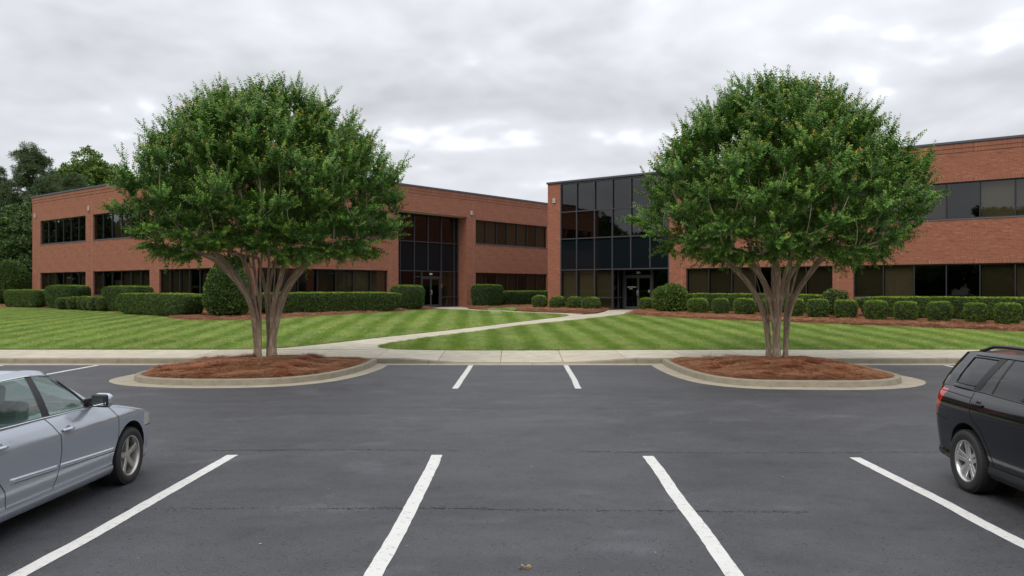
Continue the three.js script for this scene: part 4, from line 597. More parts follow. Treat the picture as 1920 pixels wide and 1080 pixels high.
// by the glass bay
[['leftmost clipped ball shrub in front of the glass bay pier', 0.45, 1.5, 1.0, 0.84], ['second clipped ball shrub from the left, in front of the glass bay', 1.87, 1.5, 1.0, 0.78], ['third clipped ball shrub from the left, in front of the glass bay', 3.27, 1.6, 0.98, 0.76], ['rightmost clipped ball shrub in front of the glass bay', 4.72, 1.9, 1.12, 0.76]].forEach(([l, s, off, w, h]) => shrub('ball_shrub', l, 'shrub', pC(s, off), w, h, w, tA, { n: 2.7, taper: 0.06, tone: LIGHT, group: 'ball shrubs by the glass bay' }));
shrub('ball_shrub', 'small ball shrub just right of the glass bay door', 'shrub', pC(8.42, 1.6), 0.95, 0.74, 0.95, tA, { n: 2.5, tone: LIGHT });
shrub('ball_shrub', 'little shrub squeezed between the door ball shrub and the larger bush', 'shrub', pC(9.3, 1.7), 0.7, 0.72, 0.8, tA, { n: 2.4, tone: MID });
shrub('bush', 'loose rounded bush right of the glass bay door', 'bush', pC(10.8, 2.9), 1.9, 1.5, 1.6, tA, { n: 3, taper: 0.05, tone: MID, leaf: 'broad', bump: 0.2, dens: 150 });
shrub('hedge', 'low clipped hedge behind the cube shrubs, left of the right tree trunk', 'hedge', pC(14.4, 2.3), 6.2, 1.02, 1.2, tA, { n: 9, tone: LIGHT });
shrub('hedge', 'short low hedge seen just right of the right tree trunk', 'hedge', pC(18.3, 2.4), 1.3, 1.0, 1.1, tA, { tone: LIGHT });
shrub('standard_shrub', 'airy shrub rising between two hedges right of the right trunk', 'shrub', pC(19.9, 3.2), 1.15, 1.28, 1.05, tA, { n: 2.8, taper: 0.35, tone: [0.095, 0.15, 0.045], bump: 0.2, leaf: 'broad', dens: 110 });
shrub('hedge', 'long clipped hedge under the right windows, behind the cube shrubs', 'hedge', pC(28.6, 2.9), 16.0, 0.98, 1.6, tA, { n: 9, tone: LIGHT });
const ordinal = ['leftmost', 'second', 'third', 'fourth', 'fifth', 'sixth', 'seventh', 'eighth', 'ninth', 'tenth', 'eleventh', 'twelfth'];
[[9.95, 44.3, 1.3, 0.82], [10.9, 43.2, 1.05, 0.85], [11.9, 42.3, 1.28, 0.87], [12.85, 41.2, 1.15, 0.88], [13.75, 40.2, 1.05, 0.9], [14.55, 39.3, 1.2, 0.92], [15.65, 38.7, 1.22, 0.88], [16.5, 37.5, 1.2, 0.9], [17.5, 36.75, 1.2, 0.88], [18.55, 35.9, 1.18, 0.9], [19.6, 34.95, 1.06, 0.88], [20.45, 34.1, 1.16, 0.92]].forEach(([x, d, w, h], i) => shrub('cube_shrub', (i ? ordinal[i] + ' cube-clipped shrub from the left' : 'leftmost cube-clipped shrub') + ' in the row before the right building', 'shrub', [x, d], w - 0.13, h, w * 0.95 - 0.13, tA + 0.35 + Math.sin(i * 7) * 0.12, { n: 3.6, taper: 0.22, tone: [LIGHT, MID, LIGHT, [0.09, 0.165, 0.032]][i % 4].map((v, k) => v * (1 + 0.12 * Math.sin(i * 3.1))), dens: 300, bump: 0.03, group: 'cube-clipped shrubs by the right building' }));

// ------------------------------------------------------------------ trees beyond the building, and the row across the lot that the windows mirror
const CLUMP = [clusterGeo(31, 16, 0.26, 0.085, 0.55), clusterGeo(32, 16, 0.3, 0.09, 0.6)];
const TUFT = (() => { const r = rng(41), list = []; for (let k = 0; k < 26; k++) { const d = rv(r); d.y = d.y * 0.6 + 0.45; d.normalize(); list.push({ p: V((r() - 0.5) * 0.3, (r() - 0.5) * 0.2, (r() - 0.5) * 0.3), dir: d, side: new THREE.Vector3().crossVectors(d, rv(r)).normalize(), len: 0.32 + r() * 0.16, w: 0.022, fold: 0.1, c: [0.85 + r() * 0.3, 0.85 + r() * 0.3, 0.9] }); } return leafGeo(list); })();
function farTree(name, label, category, [x, d], H, R, P) {
  const seed = plantSeed++, r = rng(seed * 7), t = thing(name, label, category, [x, ground(x, d) - 0.1, -d], 0, P.group), wood = [], blobs = [], lean = (r() - 0.5) * 0.6;
  const trunkAt = (f) => V(lean * f + 0.15 * Math.sin(f * 5 + seed), H * f * (P.pine ? 0.98 : 0.75), 0.15 * Math.cos(f * 4 + seed));
  wood.push(tube(Array.from({ length: 10 }, (_, k) => trunkAt(k / 9)), Array.from({ length: 10 }, (_, k) => lerp(P.r0 ?? H * 0.017, 0.04, k / 9)), 9));
  for (let k = 0; k < P.limbs; k++) {
    const f = lerp(P.from, 0.99, (k + 0.5 * r()) / P.limbs), az = k * 2.4 + r(), k2 = (f - P.from) / (1 - P.from), env = P.pine ? Math.sqrt(Math.max(0.06, 1 - k2 * k2)) * (0.5 + 0.6 * r()) : Math.sin(Math.PI * clamp(0.12 + 0.82 * k2)) * (0.6 + 0.5 * r());
    const s = trunkAt(f), e = V(s.x + Math.cos(az) * R * env, P.pine ? s.y + (r() - 0.2) * 0.8 : P.low + (H - P.low) * clamp(k2 * 0.9 + r() * 0.12), s.z + Math.sin(az) * R * env), m = s.clone().lerp(e, 0.5).add(V(0, (e.y - s.y) * 0.1 + 0.2, 0));
    wood.push(tube([s, m, e], [0.09, 0.06, 0.02], 5)); const nb = P.pine ? 3 : 2; for (let q = 0; q < nb; q++) blobs.push([s.clone().lerp(e, 1 - q * 0.28).add(rv(r).multiplyScalar(0.4)), P.blob * (0.7 + r() * 0.6)]);
  }
  part('trunk', mergeGeometries(wood), M.darkBark, t); const crown = pgroup('crown', t), col = new THREE.Color(), list = [];
  for (const [c, br2] of blobs) for (let k = 0; k < P.per; k++) { const v = rv(r), f = Math.cbrt(r()); list.push([V(c.x + v.x * br2 * f, c.y + v.y * br2 * f * P.flat, c.z + v.z * br2 * f), v]); }
  (P.pine ? [TUFT] : CLUMP).forEach((g, gi, arr) => { const mine = list.filter((_, i) => i % arr.length === gi); const m = instanced('foliage', g, M.leaf, mine.length, (o, i) => { o.position.copy(mine[i][0]); o.quaternion.setFromUnitVectors(V(0, 1, 0), mine[i][1].clone().add(V(0, 0.7, 0)).normalize()); o.rotateY(r() * 6.28); o.scale.setScalar((P.scale ?? 1) * (0.75 + r() * 0.5)); }, crown, () => { const k = 0.65 + r() * 0.7; return col.setRGB(P.tone[0] * k, P.tone[1] * k, P.tone[2] * k); }); m.userData.kind = 'stuff'; });
  return t;
}
const PINE = { pine: true, from: 0.42, limbs: 38, blob: 0.75, flat: 0.45, per: 14, tone: [0.095, 0.15, 0.062], scale: 1.1, group: 'trees beyond the left end of the building' };
const LEAFY = { from: 0.3, low: 2.5, limbs: 40, blob: 1.5, flat: 0.75, per: 60, tone: [0.135, 0.225, 0.045], group: 'trees beyond the left end of the building' };
farTree('pine_tree', 'tallest pine tree at the left, with a ragged crown against the sky', 'tree', [-50.5, 87], 16.6, 3.0, PINE);
farTree('pine_tree', 'pine tree cut by the left edge of the picture', 'tree', [-55.5, 88], 14.2, 2.6, { ...PINE, limbs: 30 });
farTree('pine_tree', 'narrow dark pine just right of the tallest pine', 'tree', [-47.2, 88], 13.6, 1.7, { ...PINE, limbs: 26, from: 0.3 });
farTree('pine_tree', 'shorter dark pine showing over the left end of the roof', 'tree', [-47.6, 85], 12.9, 1.9, { ...PINE, limbs: 26, from: 0.3 });
farTree('leafy_tree', 'bright green leafy tree whose crown shows over the left roof', 'tree', [-50.0, 96], 16.8, 4.2, { ...LEAFY, low: 6 });
farTree('leafy_tree', 'bright green treetop over the roof nearest the left tree', 'tree', [-50.3, 103], 16.6, 3.0, { ...LEAFY, low: 6, tone: [0.12, 0.2, 0.05] });
farTree('leafy_tree', 'dark broad tree filling the left edge behind the cone shrub', 'tree', [-47.0, 78], 8.6, 4.2, { ...LEAFY, low: 0.8, from: 0.12, tone: [0.075, 0.145, 0.042], limbs: 48 });
farTree('leafy_tree', 'dark dense tree between the pines and the brick corner', 'tree', [-44.6, 76], 7.4, 3.0, { ...LEAFY, low: 0.6, from: 0.1, tone: [0.07, 0.13, 0.04], limbs: 44 });
farTree('leafy_tree', 'dark low-branched tree at the far left edge of the lawn', 'tree', [-53.5, 80], 8.6, 3.8, { ...LEAFY, low: 0.8, from: 0.12, tone: [0.06, 0.12, 0.038], limbs: 46 });
[[-92, 84, 13], [-86, 74, 12], [-80, 64, 13], [-75, 57, 11.5], [-70, 49, 11], [-66, 42, 10], [-62, 33, 12], [-63, 24, 10.5], [-58, 15, 12], [-56, 6, 10.5], [-50, -3, 12], [-45, -11, 10.5], [-37, -17, 12], [-29, -22, 10.5], [-20, -26, 11.5], [-10, -29, 10.5], [-71, 38, 12], [-68, 28, 12.5], [-64, 10, 12.5], [-58, -2, 13], [-51, -12, 13], [-42, -20, 13], [-32, -28, 13], [-22, -33, 13], [-3, -31, 12]].forEach(([x, d, h], i) => farTree('leafy_tree', 'tree in the row across the parking lot, mirrored in the office windows', 'tree', [x, d], h, 5.6, { ...LEAFY, low: 0.4, from: 0.15, limbs: 40, per: 34, scale: 1.5, tone: [0.05, 0.1, 0.03], group: 'trees across the parking lot' }));

// ------------------------------------------------------------------ cars
// l = metres back from the nose; the body is one lofted skin cut into panels
const table = (pts) => (x) => { if (x <= pts[0][0]) return pts[0][1]; for (let i = 0; i + 1 < pts.length; i++) if (x <= pts[i + 1][0]) { const [x0, y0] = pts[i], [x1, y1] = pts[i + 1], h = x1 - x0, t = (x - x0) / h, m = (k) => (k <= 0 || k >= pts.length - 1 ? 0 : (() => { const d0 = (pts[k][1] - pts[k - 1][1]) / (pts[k][0] - pts[k - 1][0]), d1 = (pts[k + 1][1] - pts[k][1]) / (pts[k + 1][0] - pts[k][0]); return d0 * d1 <= 0 ? 0 : (2 * d0 * d1) / (d0 + d1); })()); const m0 = i === 0 ? (y1 - y0) / h : m(i), m1 = i + 2 === pts.length ? (y1 - y0) / h : m(i + 1); return (2 * t ** 3 - 3 * t * t + 1) * y0 + (t ** 3 - 2 * t * t + t) * h * m0 + (-2 * t ** 3 + 3 * t * t) * y1 + (t ** 3 - t * t) * h * m1; } return pts[pts.length - 1][1]; };
M.rubber = std([0.018, 0.018, 0.019], 0.75); M.blackTrim = std([0.012, 0.012, 0.013], 0.45); M.liner = std([0.008, 0.008, 0.008], 0.95); M.chrome = std([0.75, 0.76, 0.78], 0.15, { metalness: 1 }); M.gap = std([0.004, 0.004, 0.005], 0.9);
M.disc = std([0.28, 0.28, 0.28], 0.4, { metalness: 0.8 });
function wheelParts(car, name, x, z, sgn, R, rim, width, style, alloy) {
  const w = pgroup(name, car, [x, R, z], sgn > 0 ? 0 : Math.PI); w.rotation.x = 0;
  const prof = [[rim - 0.004, -width * 0.42], [rim + 0.012, -width * 0.47], [R - 0.05, -width * 0.52], [R - 0.016, -width * 0.47], [R - 0.003, -width * 0.36], [R, 0], [R - 0.003, width * 0.36], [R - 0.016, width * 0.47], [R - 0.05, width * 0.52], [rim + 0.012, width * 0.47], [rim - 0.004, width * 0.42]].map(([a, b]) => new THREE.Vector2(a, b));
  const lie = (g) => { g.rotateZ(-Math.PI / 2); return g; };
  const tread = []; for (let k = 0; k < 60; k++) for (const s of [-1, 1]) { const b = box(0.03, 0.008, width * 0.3, 0, R, s * width * 0.27); b.rotateY(s * 0.25); b.rotateZ((k / 60) * Math.PI * 2 + (s > 0 ? 0.05 : 0)); tread.push(b.rotateY(Math.PI / 2)); }
  part('tyre', merge([lie(new THREE.LatheGeometry(prof, 56)), ...tread]), M.rubber, w);
  const bar = lie(new THREE.LatheGeometry([[rim + 0.006, width * 0.44], [rim - 0.006, width * 0.45], [rim - 0.014, width * 0.40], [rim - 0.02, width * 0.3], [rim - 0.035, -width * 0.1], [rim - 0.03, -width * 0.42]].map(([a, b]) => new THREE.Vector2(a, b)), 48));
  const pieces = [bar], face = width * 0.40, five = (shape, depth, zz) => { for (let k = 0; k < 5; k++) { const g = new THREE.ExtrudeGeometry(shape, { depth, bevelEnabled: true, bevelThickness: 0.008, bevelSize: 0.006, bevelSegments: 2, curveSegments: 8 }); const p = g.attributes.position; for (let i = 0; i < p.count; i++) { const rr = Math.hypot(p.getX(i), p.getY(i)); p.setZ(i, p.getZ(i) - 0.022 * (1 - rr / rim)); } g.computeVertexNormals(); g.rotateZ((k / 5) * Math.PI * 2 + 0.1); g.translate(0, 0, zz); g.rotateY(Math.PI / 2); pieces.push(g); } };
  if (style === 'five') { const s = new THREE.Shape(); s.moveTo(-0.02, 0.03); s.lineTo(-0.024, rim - 0.04); s.quadraticCurveTo(-0.03, rim - 0.012, -0.046, rim - 0.012); s.lineTo(0.046, rim - 0.012); s.quadraticCurveTo(0.03, rim - 0.012, 0.024, rim - 0.04); s.lineTo(0.02, 0.03); five(s, 0.022, face - 0.04); }
  else for (const q of [-1, 1]) { const s = new THREE.Shape(); s.moveTo(q * 0.004, 0.03); s.lineTo(q * 0.012, rim - 0.05); s.lineTo(q * 0.018, rim - 0.012); s.lineTo(q * 0.062, rim - 0.012); s.lineTo(q * 0.052, rim - 0.05); s.lineTo(q * 0.034, 0.03); five(s, 0.024, face - 0.042); }
  const hub = new THREE.CylinderGeometry(0.055, 0.062, 0.03, 24); hub.rotateZ(-Math.PI / 2); hub.translate(face - 0.045, 0, 0); pieces.push(hub); const cap = new THREE.CylinderGeometry(0.027, 0.03, 0.012, 20); cap.rotateZ(-Math.PI / 2); cap.translate(face - 0.026, 0, 0); pieces.push(cap);
  for (let k = 0; k < 5; k++) { const n = new THREE.CylinderGeometry(0.008, 0.008, 0.012, 6); n.rotateZ(-Math.PI / 2); const a = (k / 5) * 6.283 + 0.73; n.translate(face - 0.029, Math.cos(a) * 0.042, Math.sin(a) * 0.042); pieces.push(n); }
  part('rim', merge(pieces), alloy, w); const disc = new THREE.CylinderGeometry(rim * 0.72, rim * 0.72, 0.02, 32); disc.rotateZ(-Math.PI / 2); part('brake_disc', disc, M.disc, w); const in2 = new THREE.CylinderGeometry(rim - 0.03, rim - 0.03, 0.012, 32); in2.rotateZ(-Math.PI / 2); in2.translate(-width * 0.25, 0, 0); part('hub_carrier', in2, M.liner, w);
  return w;
}
function buildCar(name, label, category, pos, turn, c) {
  const car = thing(name, label, category, pos, turn), LEN = c.len, Z = (l) => l - LEN / 2;
  const W = (l, y) => { const p = c.plan(l); return Math.max(0.001, p - c.prof(y) * Math.min(1, p / c.wide)); };
  // --- lofted lower body
  const NL = Math.round(LEN / 0.02), NS = 40, NT = 16, ls = Array.from({ length: NL + 1 }, (_, i) => { const t = i / NL; return LEN * (t < 0.5 ? 0.5 * Math.pow(2 * t, 1.12) : 1 - 0.5 * Math.pow(2 - 2 * t, 1.12)); });
  const NJ = NS + NT + 1, P = [], flagIn = new Uint8Array((NL + 1) * NJ), arch = c.axles.map((a) => [a, c.R + 0.01, c.arch]);
  for (let i = 0; i <= NL; i++) for (let j = 0; j < NJ; j++) {
    const l = ls[i]; let y, x; if (j <= NS) { y = lerp(c.low(l), c.shoulder(l), j / NS); x = W(l, y); for (const [al, ay, ar] of arch) if (Math.hypot(l - al, y - ay) < ar) flagIn[i * NJ + j] = 1; } else { const th = ((j - NS) / NT) * Math.PI / 2, n = c.corner ?? 3.2; x = W(l, c.shoulder(l)) * Math.pow(Math.max(0, Math.cos(th)), 2 / n); y = c.shoulder(l) + (c.deck(l) - c.shoulder(l)) * Math.pow(Math.sin(th), 2 / n); }
    P.push([x, y, l]);
  }
  const drop = new Uint8Array(flagIn.length);
  for (let i = 0; i <= NL; i++) for (let j = 0; j <= NS; j++) if (flagIn[i * NJ + j]) { let near = false; for (let a = -1; a <= 1; a++) for (let b = -1; b <= 1; b++) { const ii = i + a, jj = j + b; if (ii >= 0 && ii <= NL && jj >= 0 && jj <= NS && !flagIn[ii * NJ + jj]) near = true; } if (!near) { drop[i * NJ + j] = 1; continue; } const q = P[i * NJ + j], A = arch.find(([al, ay, ar]) => Math.hypot(q[2] - al, q[1] - ay) < ar), dx = q[2] - A[0], dy = q[1] - A[1], k = A[2] / (Math.hypot(dx, dy) + 1e-6); q[2] = A[0] + dx * k; q[1] = A[1] + dy * k; q[0] = W(q[2], q[1]); }
  const idx = []; for (let i = 0; i < NL; i++) for (let j = 0; j + 1 < NJ; j++) { const q = [i * NJ + j, (i + 1) * NJ + j, (i + 1) * NJ + j + 1, i * NJ + j + 1]; if (q.some((v) => drop[v])) continue; if (q.every((v) => flagIn[v])) continue; idx.push(q); }
  const full = new THREE.BufferGeometry(); full.setAttribute('position', new THREE.Float32BufferAttribute(P.flatMap(([x, y, l]) => [x, y, Z(l)]), 3)); full.setIndex(idx.flatMap(([a, b, d, e]) => [a, d, b, a, e, d])); full.computeVertexNormals();
  const FN = full.attributes.normal, FP = full.attributes.position;
  for (let i = 0; i <= NL; i++) { const k = i * NJ + NJ - 1; FN.setX(k, 0); }
  const regions = new Map(); for (const q of idx) { const l = (P[q[0]][2] + P[q[2]][2]) / 2, y = (P[q[0]][1] + P[q[2]][1]) / 2, x = (P[q[0]][0] + P[q[2]][0]) / 2, name2 = c.region(l, y, x, q[0] % NJ >= NS); if (!regions.has(name2)) regions.set(name2, []); regions.get(name2).push(q); }
  const cut = (quads, s) => { const map = new Map(), p = [], n = [], ix = [], get = (v) => { if (!map.has(v)) { map.set(v, p.length / 3); p.push(s * FP.getX(v), FP.getY(v), FP.getZ(v)); n.push(s * FN.getX(v), FN.getY(v), FN.getZ(v)); } return map.get(v); }; for (const q of quads) { const [a, b, d, e] = q.map(get); if (s > 0) ix.push(a, d, b, a, e, d); else ix.push(a, b, d, a, d, e); } const g = new THREE.BufferGeometry(); g.setAttribute('position', new THREE.Float32BufferAttribute(p, 3)); g.setAttribute('normal', new THREE.Float32BufferAttribute(n, 3)); g.setIndex(ix); return g; };
  const doors = {};
  for (const [nm, quads] of regions) { const mat = c.mats[nm] ?? c.paint; if (/door|light|lamp|panel/.test(nm)) for (const s of [1, -1]) { const m = part(nm.replace(/^(front|rear)_door$/, 'door').replace(/_(amber|clear)$/, ''), cut(quads, s), mat, car); doors[nm + s] = m; if (/door/.test(nm)) m.userData.label = nm.replace('_', ' '); } else part(nm, mergeGeometries([cut(quads, 1), cut(quads, -1)]), mat, car); }
  // --- wheel arches, underbody
  const liners = []; for (const [al, ay, ar] of arch) for (const s of [1, -1]) { const pos = [], ix = [], n = 28; for (let k = 0; k <= n; k++) { const a = lerp(-0.35, Math.PI + 0.35, k / n), l = al + Math.cos(a) * ar, y = ay + Math.sin(a) * ar, xo = W(l, y); for (const [x, dr] of [[xo, 0], [xo - 0.03, 0.002], [0.52, 0.0]]) pos.push(s * x, ay + Math.sin(a) * (ar + dr), Z(al + Math.cos(a) * (ar + dr))); } for (let k = 0; k < n; k++) for (let q = 0; q < 2; q++) { const a = k * 3 + q; ix.push(a, a + 1, a + 3, a + 1, a + 4, a + 3); } const g = new THREE.BufferGeometry(); g.setAttribute('position', new THREE.Float32BufferAttribute(pos, 3)); g.setIndex(ix); g.computeVertexNormals(); liners.push(g); const dsk = new THREE.CircleGeometry(ar, 30); dsk.deleteAttribute('uv'); dsk.rotateY(s * Math.PI / 2); dsk.translate(s * 0.53, ay, Z(al)); liners.push(dsk); }
  part('wheel_arch', mergeGeometries(liners), M.liner, car);
  part('underbody', merge([box(1.04, 0.25, LEN - 0.5, 0, 0.36, 0), box(c.wide * 2 - 0.22, 0.14, c.axles[1] - c.axles[0] - 2 * c.arch - 0.06, 0, 0.29, Z((c.axles[0] + c.axles[1]) / 2))]), M.liner, car);
  for (const a of c.axles) for (const s of [1, -1]) wheelParts(car, 'wheel', s * (c.track - 0.1), Z(a), s, c.R, c.rim, c.tyreW, c.style, c.alloy);
  // --- shut lines
  const gaps = []; for (const s of [1, -1]) for (const line of c.gaps) { const pts = []; for (let k = 0; k + 1 < line.length; k++) { const n = Math.max(2, Math.ceil(Math.hypot(line[k + 1][0] - line[k][0], line[k + 1][1] - line[k][1]) / 0.03)); for (let q = 0; q < n; q++) pts.push([lerp(line[k][0], line[k + 1][0], q / n), lerp(line[k][1], line[k + 1][1], q / n)]); } pts.push(line[line.length - 1]); const pos = [], ix = []; pts.forEach((p, k) => { const a = pts[Math.max(0, k - 1)], b = pts[Math.min(pts.length - 1, k + 1)], dl = b[0] - a[0], dy = b[1] - a[1], h = Math.hypot(dl, dy) || 1, nl = -dy / h, ny = dl / h, wd = 0.0038; for (const q of [-1, 1]) { const l = p[0] + nl * wd * q, y = p[1] + ny * wd * q; pos.push(s * (W(l, y) + 0.0022), y, Z(l)); } if (k) { const o = k * 2; ix.push(o - 2, o - 1, o, o - 1, o + 1, o); } }); const g = new THREE.BufferGeometry(); g.setAttribute('position', new THREE.Float32BufferAttribute(pos, 3)); g.setIndex(ix); g.computeVertexNormals(); gaps.push(g); }
  part('shut_line', mergeGeometries(gaps), M.gap, car);
  // --- greenhouse
  const nodes = c.green, nb = new THREE.CatmullRomCurve3(nodes.map((n) => V(...n.b)), false, 'centripetal'), nt = new THREE.CatmullRomCurve3(nodes.map((n) => V(...n.t)), false, 'centripetal'), K = nodes.length - 1, SUB = 8;
  const at = (t, v, out = 0) => { const b = nb.getPoint(t / K), q = nt.getPoint(t / K), p = b.lerp(q, v), bul = c.bulge * Math.sin(Math.PI * v); const side = smooth(p.x, 0.2, 0.5); return V(p.x + (bul + out) * side, p.y + out * 0.3, p.z + (1 - side) * (t < K / 2 ? -1 : 1) * (bul * 0.6 + out)); };
  const grid = (t0, t1, v0, v1, nt2, nv, s, out = 0) => { const pos = [], ix = []; for (let a = 0; a <= nt2; a++) for (let b = 0; b <= nv; b++) { const p = at(lerp(t0, t1, a / nt2), lerp(v0, v1, b / nv), out); pos.push(s * p.x, p.y, Z(p.z)); } for (let a = 0; a < nt2; a++) for (let b = 0; b < nv; b++) { const o = a * (nv + 1) + b, u = o + nv + 1; if (s > 0) ix.push(o, o + 1, u, o + 1, u + 1, u); else ix.push(o, u, o + 1, o + 1, u, u + 1); } const g = new THREE.BufferGeometry(); g.setAttribute('position', new THREE.Float32BufferAttribute(pos, 3)); g.setIndex(ix); g.computeVertexNormals(); return g; };
  const both = { 1: [[], []], '-1': [[], []] };
  nodes.slice(0, -1).forEach((n, k) => {
    const { kind, v0 = 0.0, v1 = 1, span: sp = 1 } = n, k9 = k + sp;
    for (const s of [1, -1]) {
      const [pillars, posts] = both[s];
      if (kind === 'glass') { part('side_window', grid(k, k9, v0, v1, SUB * sp, 10, s), c.glass, car); if (v0 > 0) (n.low === 'paint' ? pillars : posts).push(grid(k, k9, 0, v0, SUB * sp, 2, s)); if (v1 < 1) pillars.push(grid(k, k9, v1, 1, SUB * sp, 3, s)); }
      else if (kind === 'post') { posts.push(grid(k, k + 1, 0, n.v1 ?? 0.93, 4, 10, s, 0.003)); pillars.push(grid(k, k + 1, n.v1 ?? 0.93, 1, 4, 3, s)); }
      else if (kind === 'paint') pillars.push(grid(k, k + 1, 0, 1, SUB, 12, s));
    }
    if (kind === 'screen') part(k === 0 ? 'windscreen' : 'rear_window', mergeGeometries([grid(k, k + 1, 0, 1, 10, 10, 1), grid(k, k + 1, 0, 1, 10, 10, -1)]), c.screen ?? c.glass, car);
  });
  for (const s of [1, -1]) { part('pillar', mergeGeometries(both[s][0]), c.paint, car); if (both[s][1].length) part('pillar', mergeGeometries(both[s][1]), M.blackTrim, car); }
  { const pos = [], ix = [], nT = K * SUB, nR = 10, lm = (c.roofEnds[0] + c.roofEnds[1]) / 2; for (const s of [1, -1]) { const o0 = pos.length / 3; for (let a = 0; a <= nT; a++) { const p = at((a / nT) * K, 1); for (let b = 0; b <= nR; b++) { const f = b / nR, x = p.x * (1 - f), e = smooth(Math.min(p.z - c.roofEnds[0], c.roofEnds[1] - p.z), -0.02, 0.8); pos.push(s * x, p.y + c.crown * (1 - (1 - f) ** 2) * (0.15 + 0.85 * e), Z(p.z)); } } for (let a = 0; a < nT; a++) for (let b = 0; b < nR; b++) { const o = o0 + a * (nR + 1) + b, u = o + nR + 1; if (s > 0) ix.push(o, o + 1, u, o + 1, u + 1, u); else ix.push(o, u, o + 1, o + 1, u, u + 1); } } const g = new THREE.BufferGeometry(); g.setAttribute('position', new THREE.Float32BufferAttribute(pos, 3)); g.setIndex(ix); g.computeVertexNormals(); part('roof', g, c.paint, car); }
  const edge = (t0, t1, v, n, out) => Array.from({ length: n + 1 }, (_, k) => at(lerp(t0, t1, k / n), v, out));
  const strip = (pts, r, s) => tube(pts.map((p) => V(s * p.x, p.y, Z(p.z))), pts.map(() => r), 6);
  // --- inside
  const inn = c.inside, seat = (x, l, w) => merge([new RoundedBoxGeometry(w, 0.16, 0.5, 3, 0.05).translate(x, 0.52, Z(l - 0.22)), new RoundedBoxGeometry(w, 0.62, 0.16, 3, 0.06).rotateX(-0.28).translate(x, 0.83, Z(l + 0.13)), ...(w > 1 ? [-0.36, 0.36] : [0]).map((dx) => new RoundedBoxGeometry(0.27, 0.19, 0.11, 3, 0.04).rotateX(-0.2).translate(x + dx, 1.21, Z(l + 0.24)))]);
  for (const x of [-0.37, 0.37]) part('seat', seat(x, c.seats[0], 0.5), inn, car); part('rear_seat', seat(0, c.seats[1], 1.28), inn, car);
  part('dashboard', merge([new RoundedBoxGeometry(1.42, 0.3, 0.5, 3, 0.08).translate(0, 0.84, Z(c.dash)), box(0.28, 0.3, 0.9, 0, 0.55, Z(c.dash + 0.6))]), c.dashMat ?? inn, car); part('cabin_floor', box(1.5, 0.05, c.seats[1] - c.dash + 0.6, 0, 0.4, Z((c.seats[1] + c.dash) / 2)), M.liner, car);
  part('door_trim', merge([1, -1].map((s) => box(0.05, 0.42, c.seats[1] - c.dash, s * 0.74, 0.7, Z((c.seats[1] + c.dash) / 2)))), inn, car);
  const sw = new THREE.TorusGeometry(0.185, 0.016, 10, 36).rotateX(-0.45).translate(-0.37, 0.95, Z(c.dash + 0.36)); part('steering_wheel', merge([sw, new RoundedBoxGeometry(0.3, 0.09, 0.05, 2, 0.02).rotateX(-0.45).translate(-0.37, 0.95, Z(c.dash + 0.35)), box(0.07, 0.07, 0.3, -0.37, 0.9, Z(c.dash + 0.2))]), M.blackTrim, car);
  return { car, W, Z, at, edge, strip, doors, grid };
}
function handle(parent, W, Z, l, y, s, mat, bowl) { const x = W(l, y); const pts = []; for (let k = 0; k <= 10; k++) { const t = k / 10, ll = l + 0.1 - 0.2 * t; pts.push(V(s * (W(ll, y) + 0.008 + 0.028 * Math.sin(Math.PI * t)), y - 0.004 + 0.006 * Math.sin(Math.PI * t), Z(ll))); } const r = pts.map((_, k) => 0.011 + 0.006 * Math.sin(Math.PI * k / 10)); part('handle', tube(pts, r, 10), mat, parent); const d = new THREE.SphereGeometry(0.055, 20, 10).scale(0.12, 0.75, 1).translate(s * (x - 0.0035), y - 0.004, Z(l)); part('handle_recess', d, bowl, parent); }

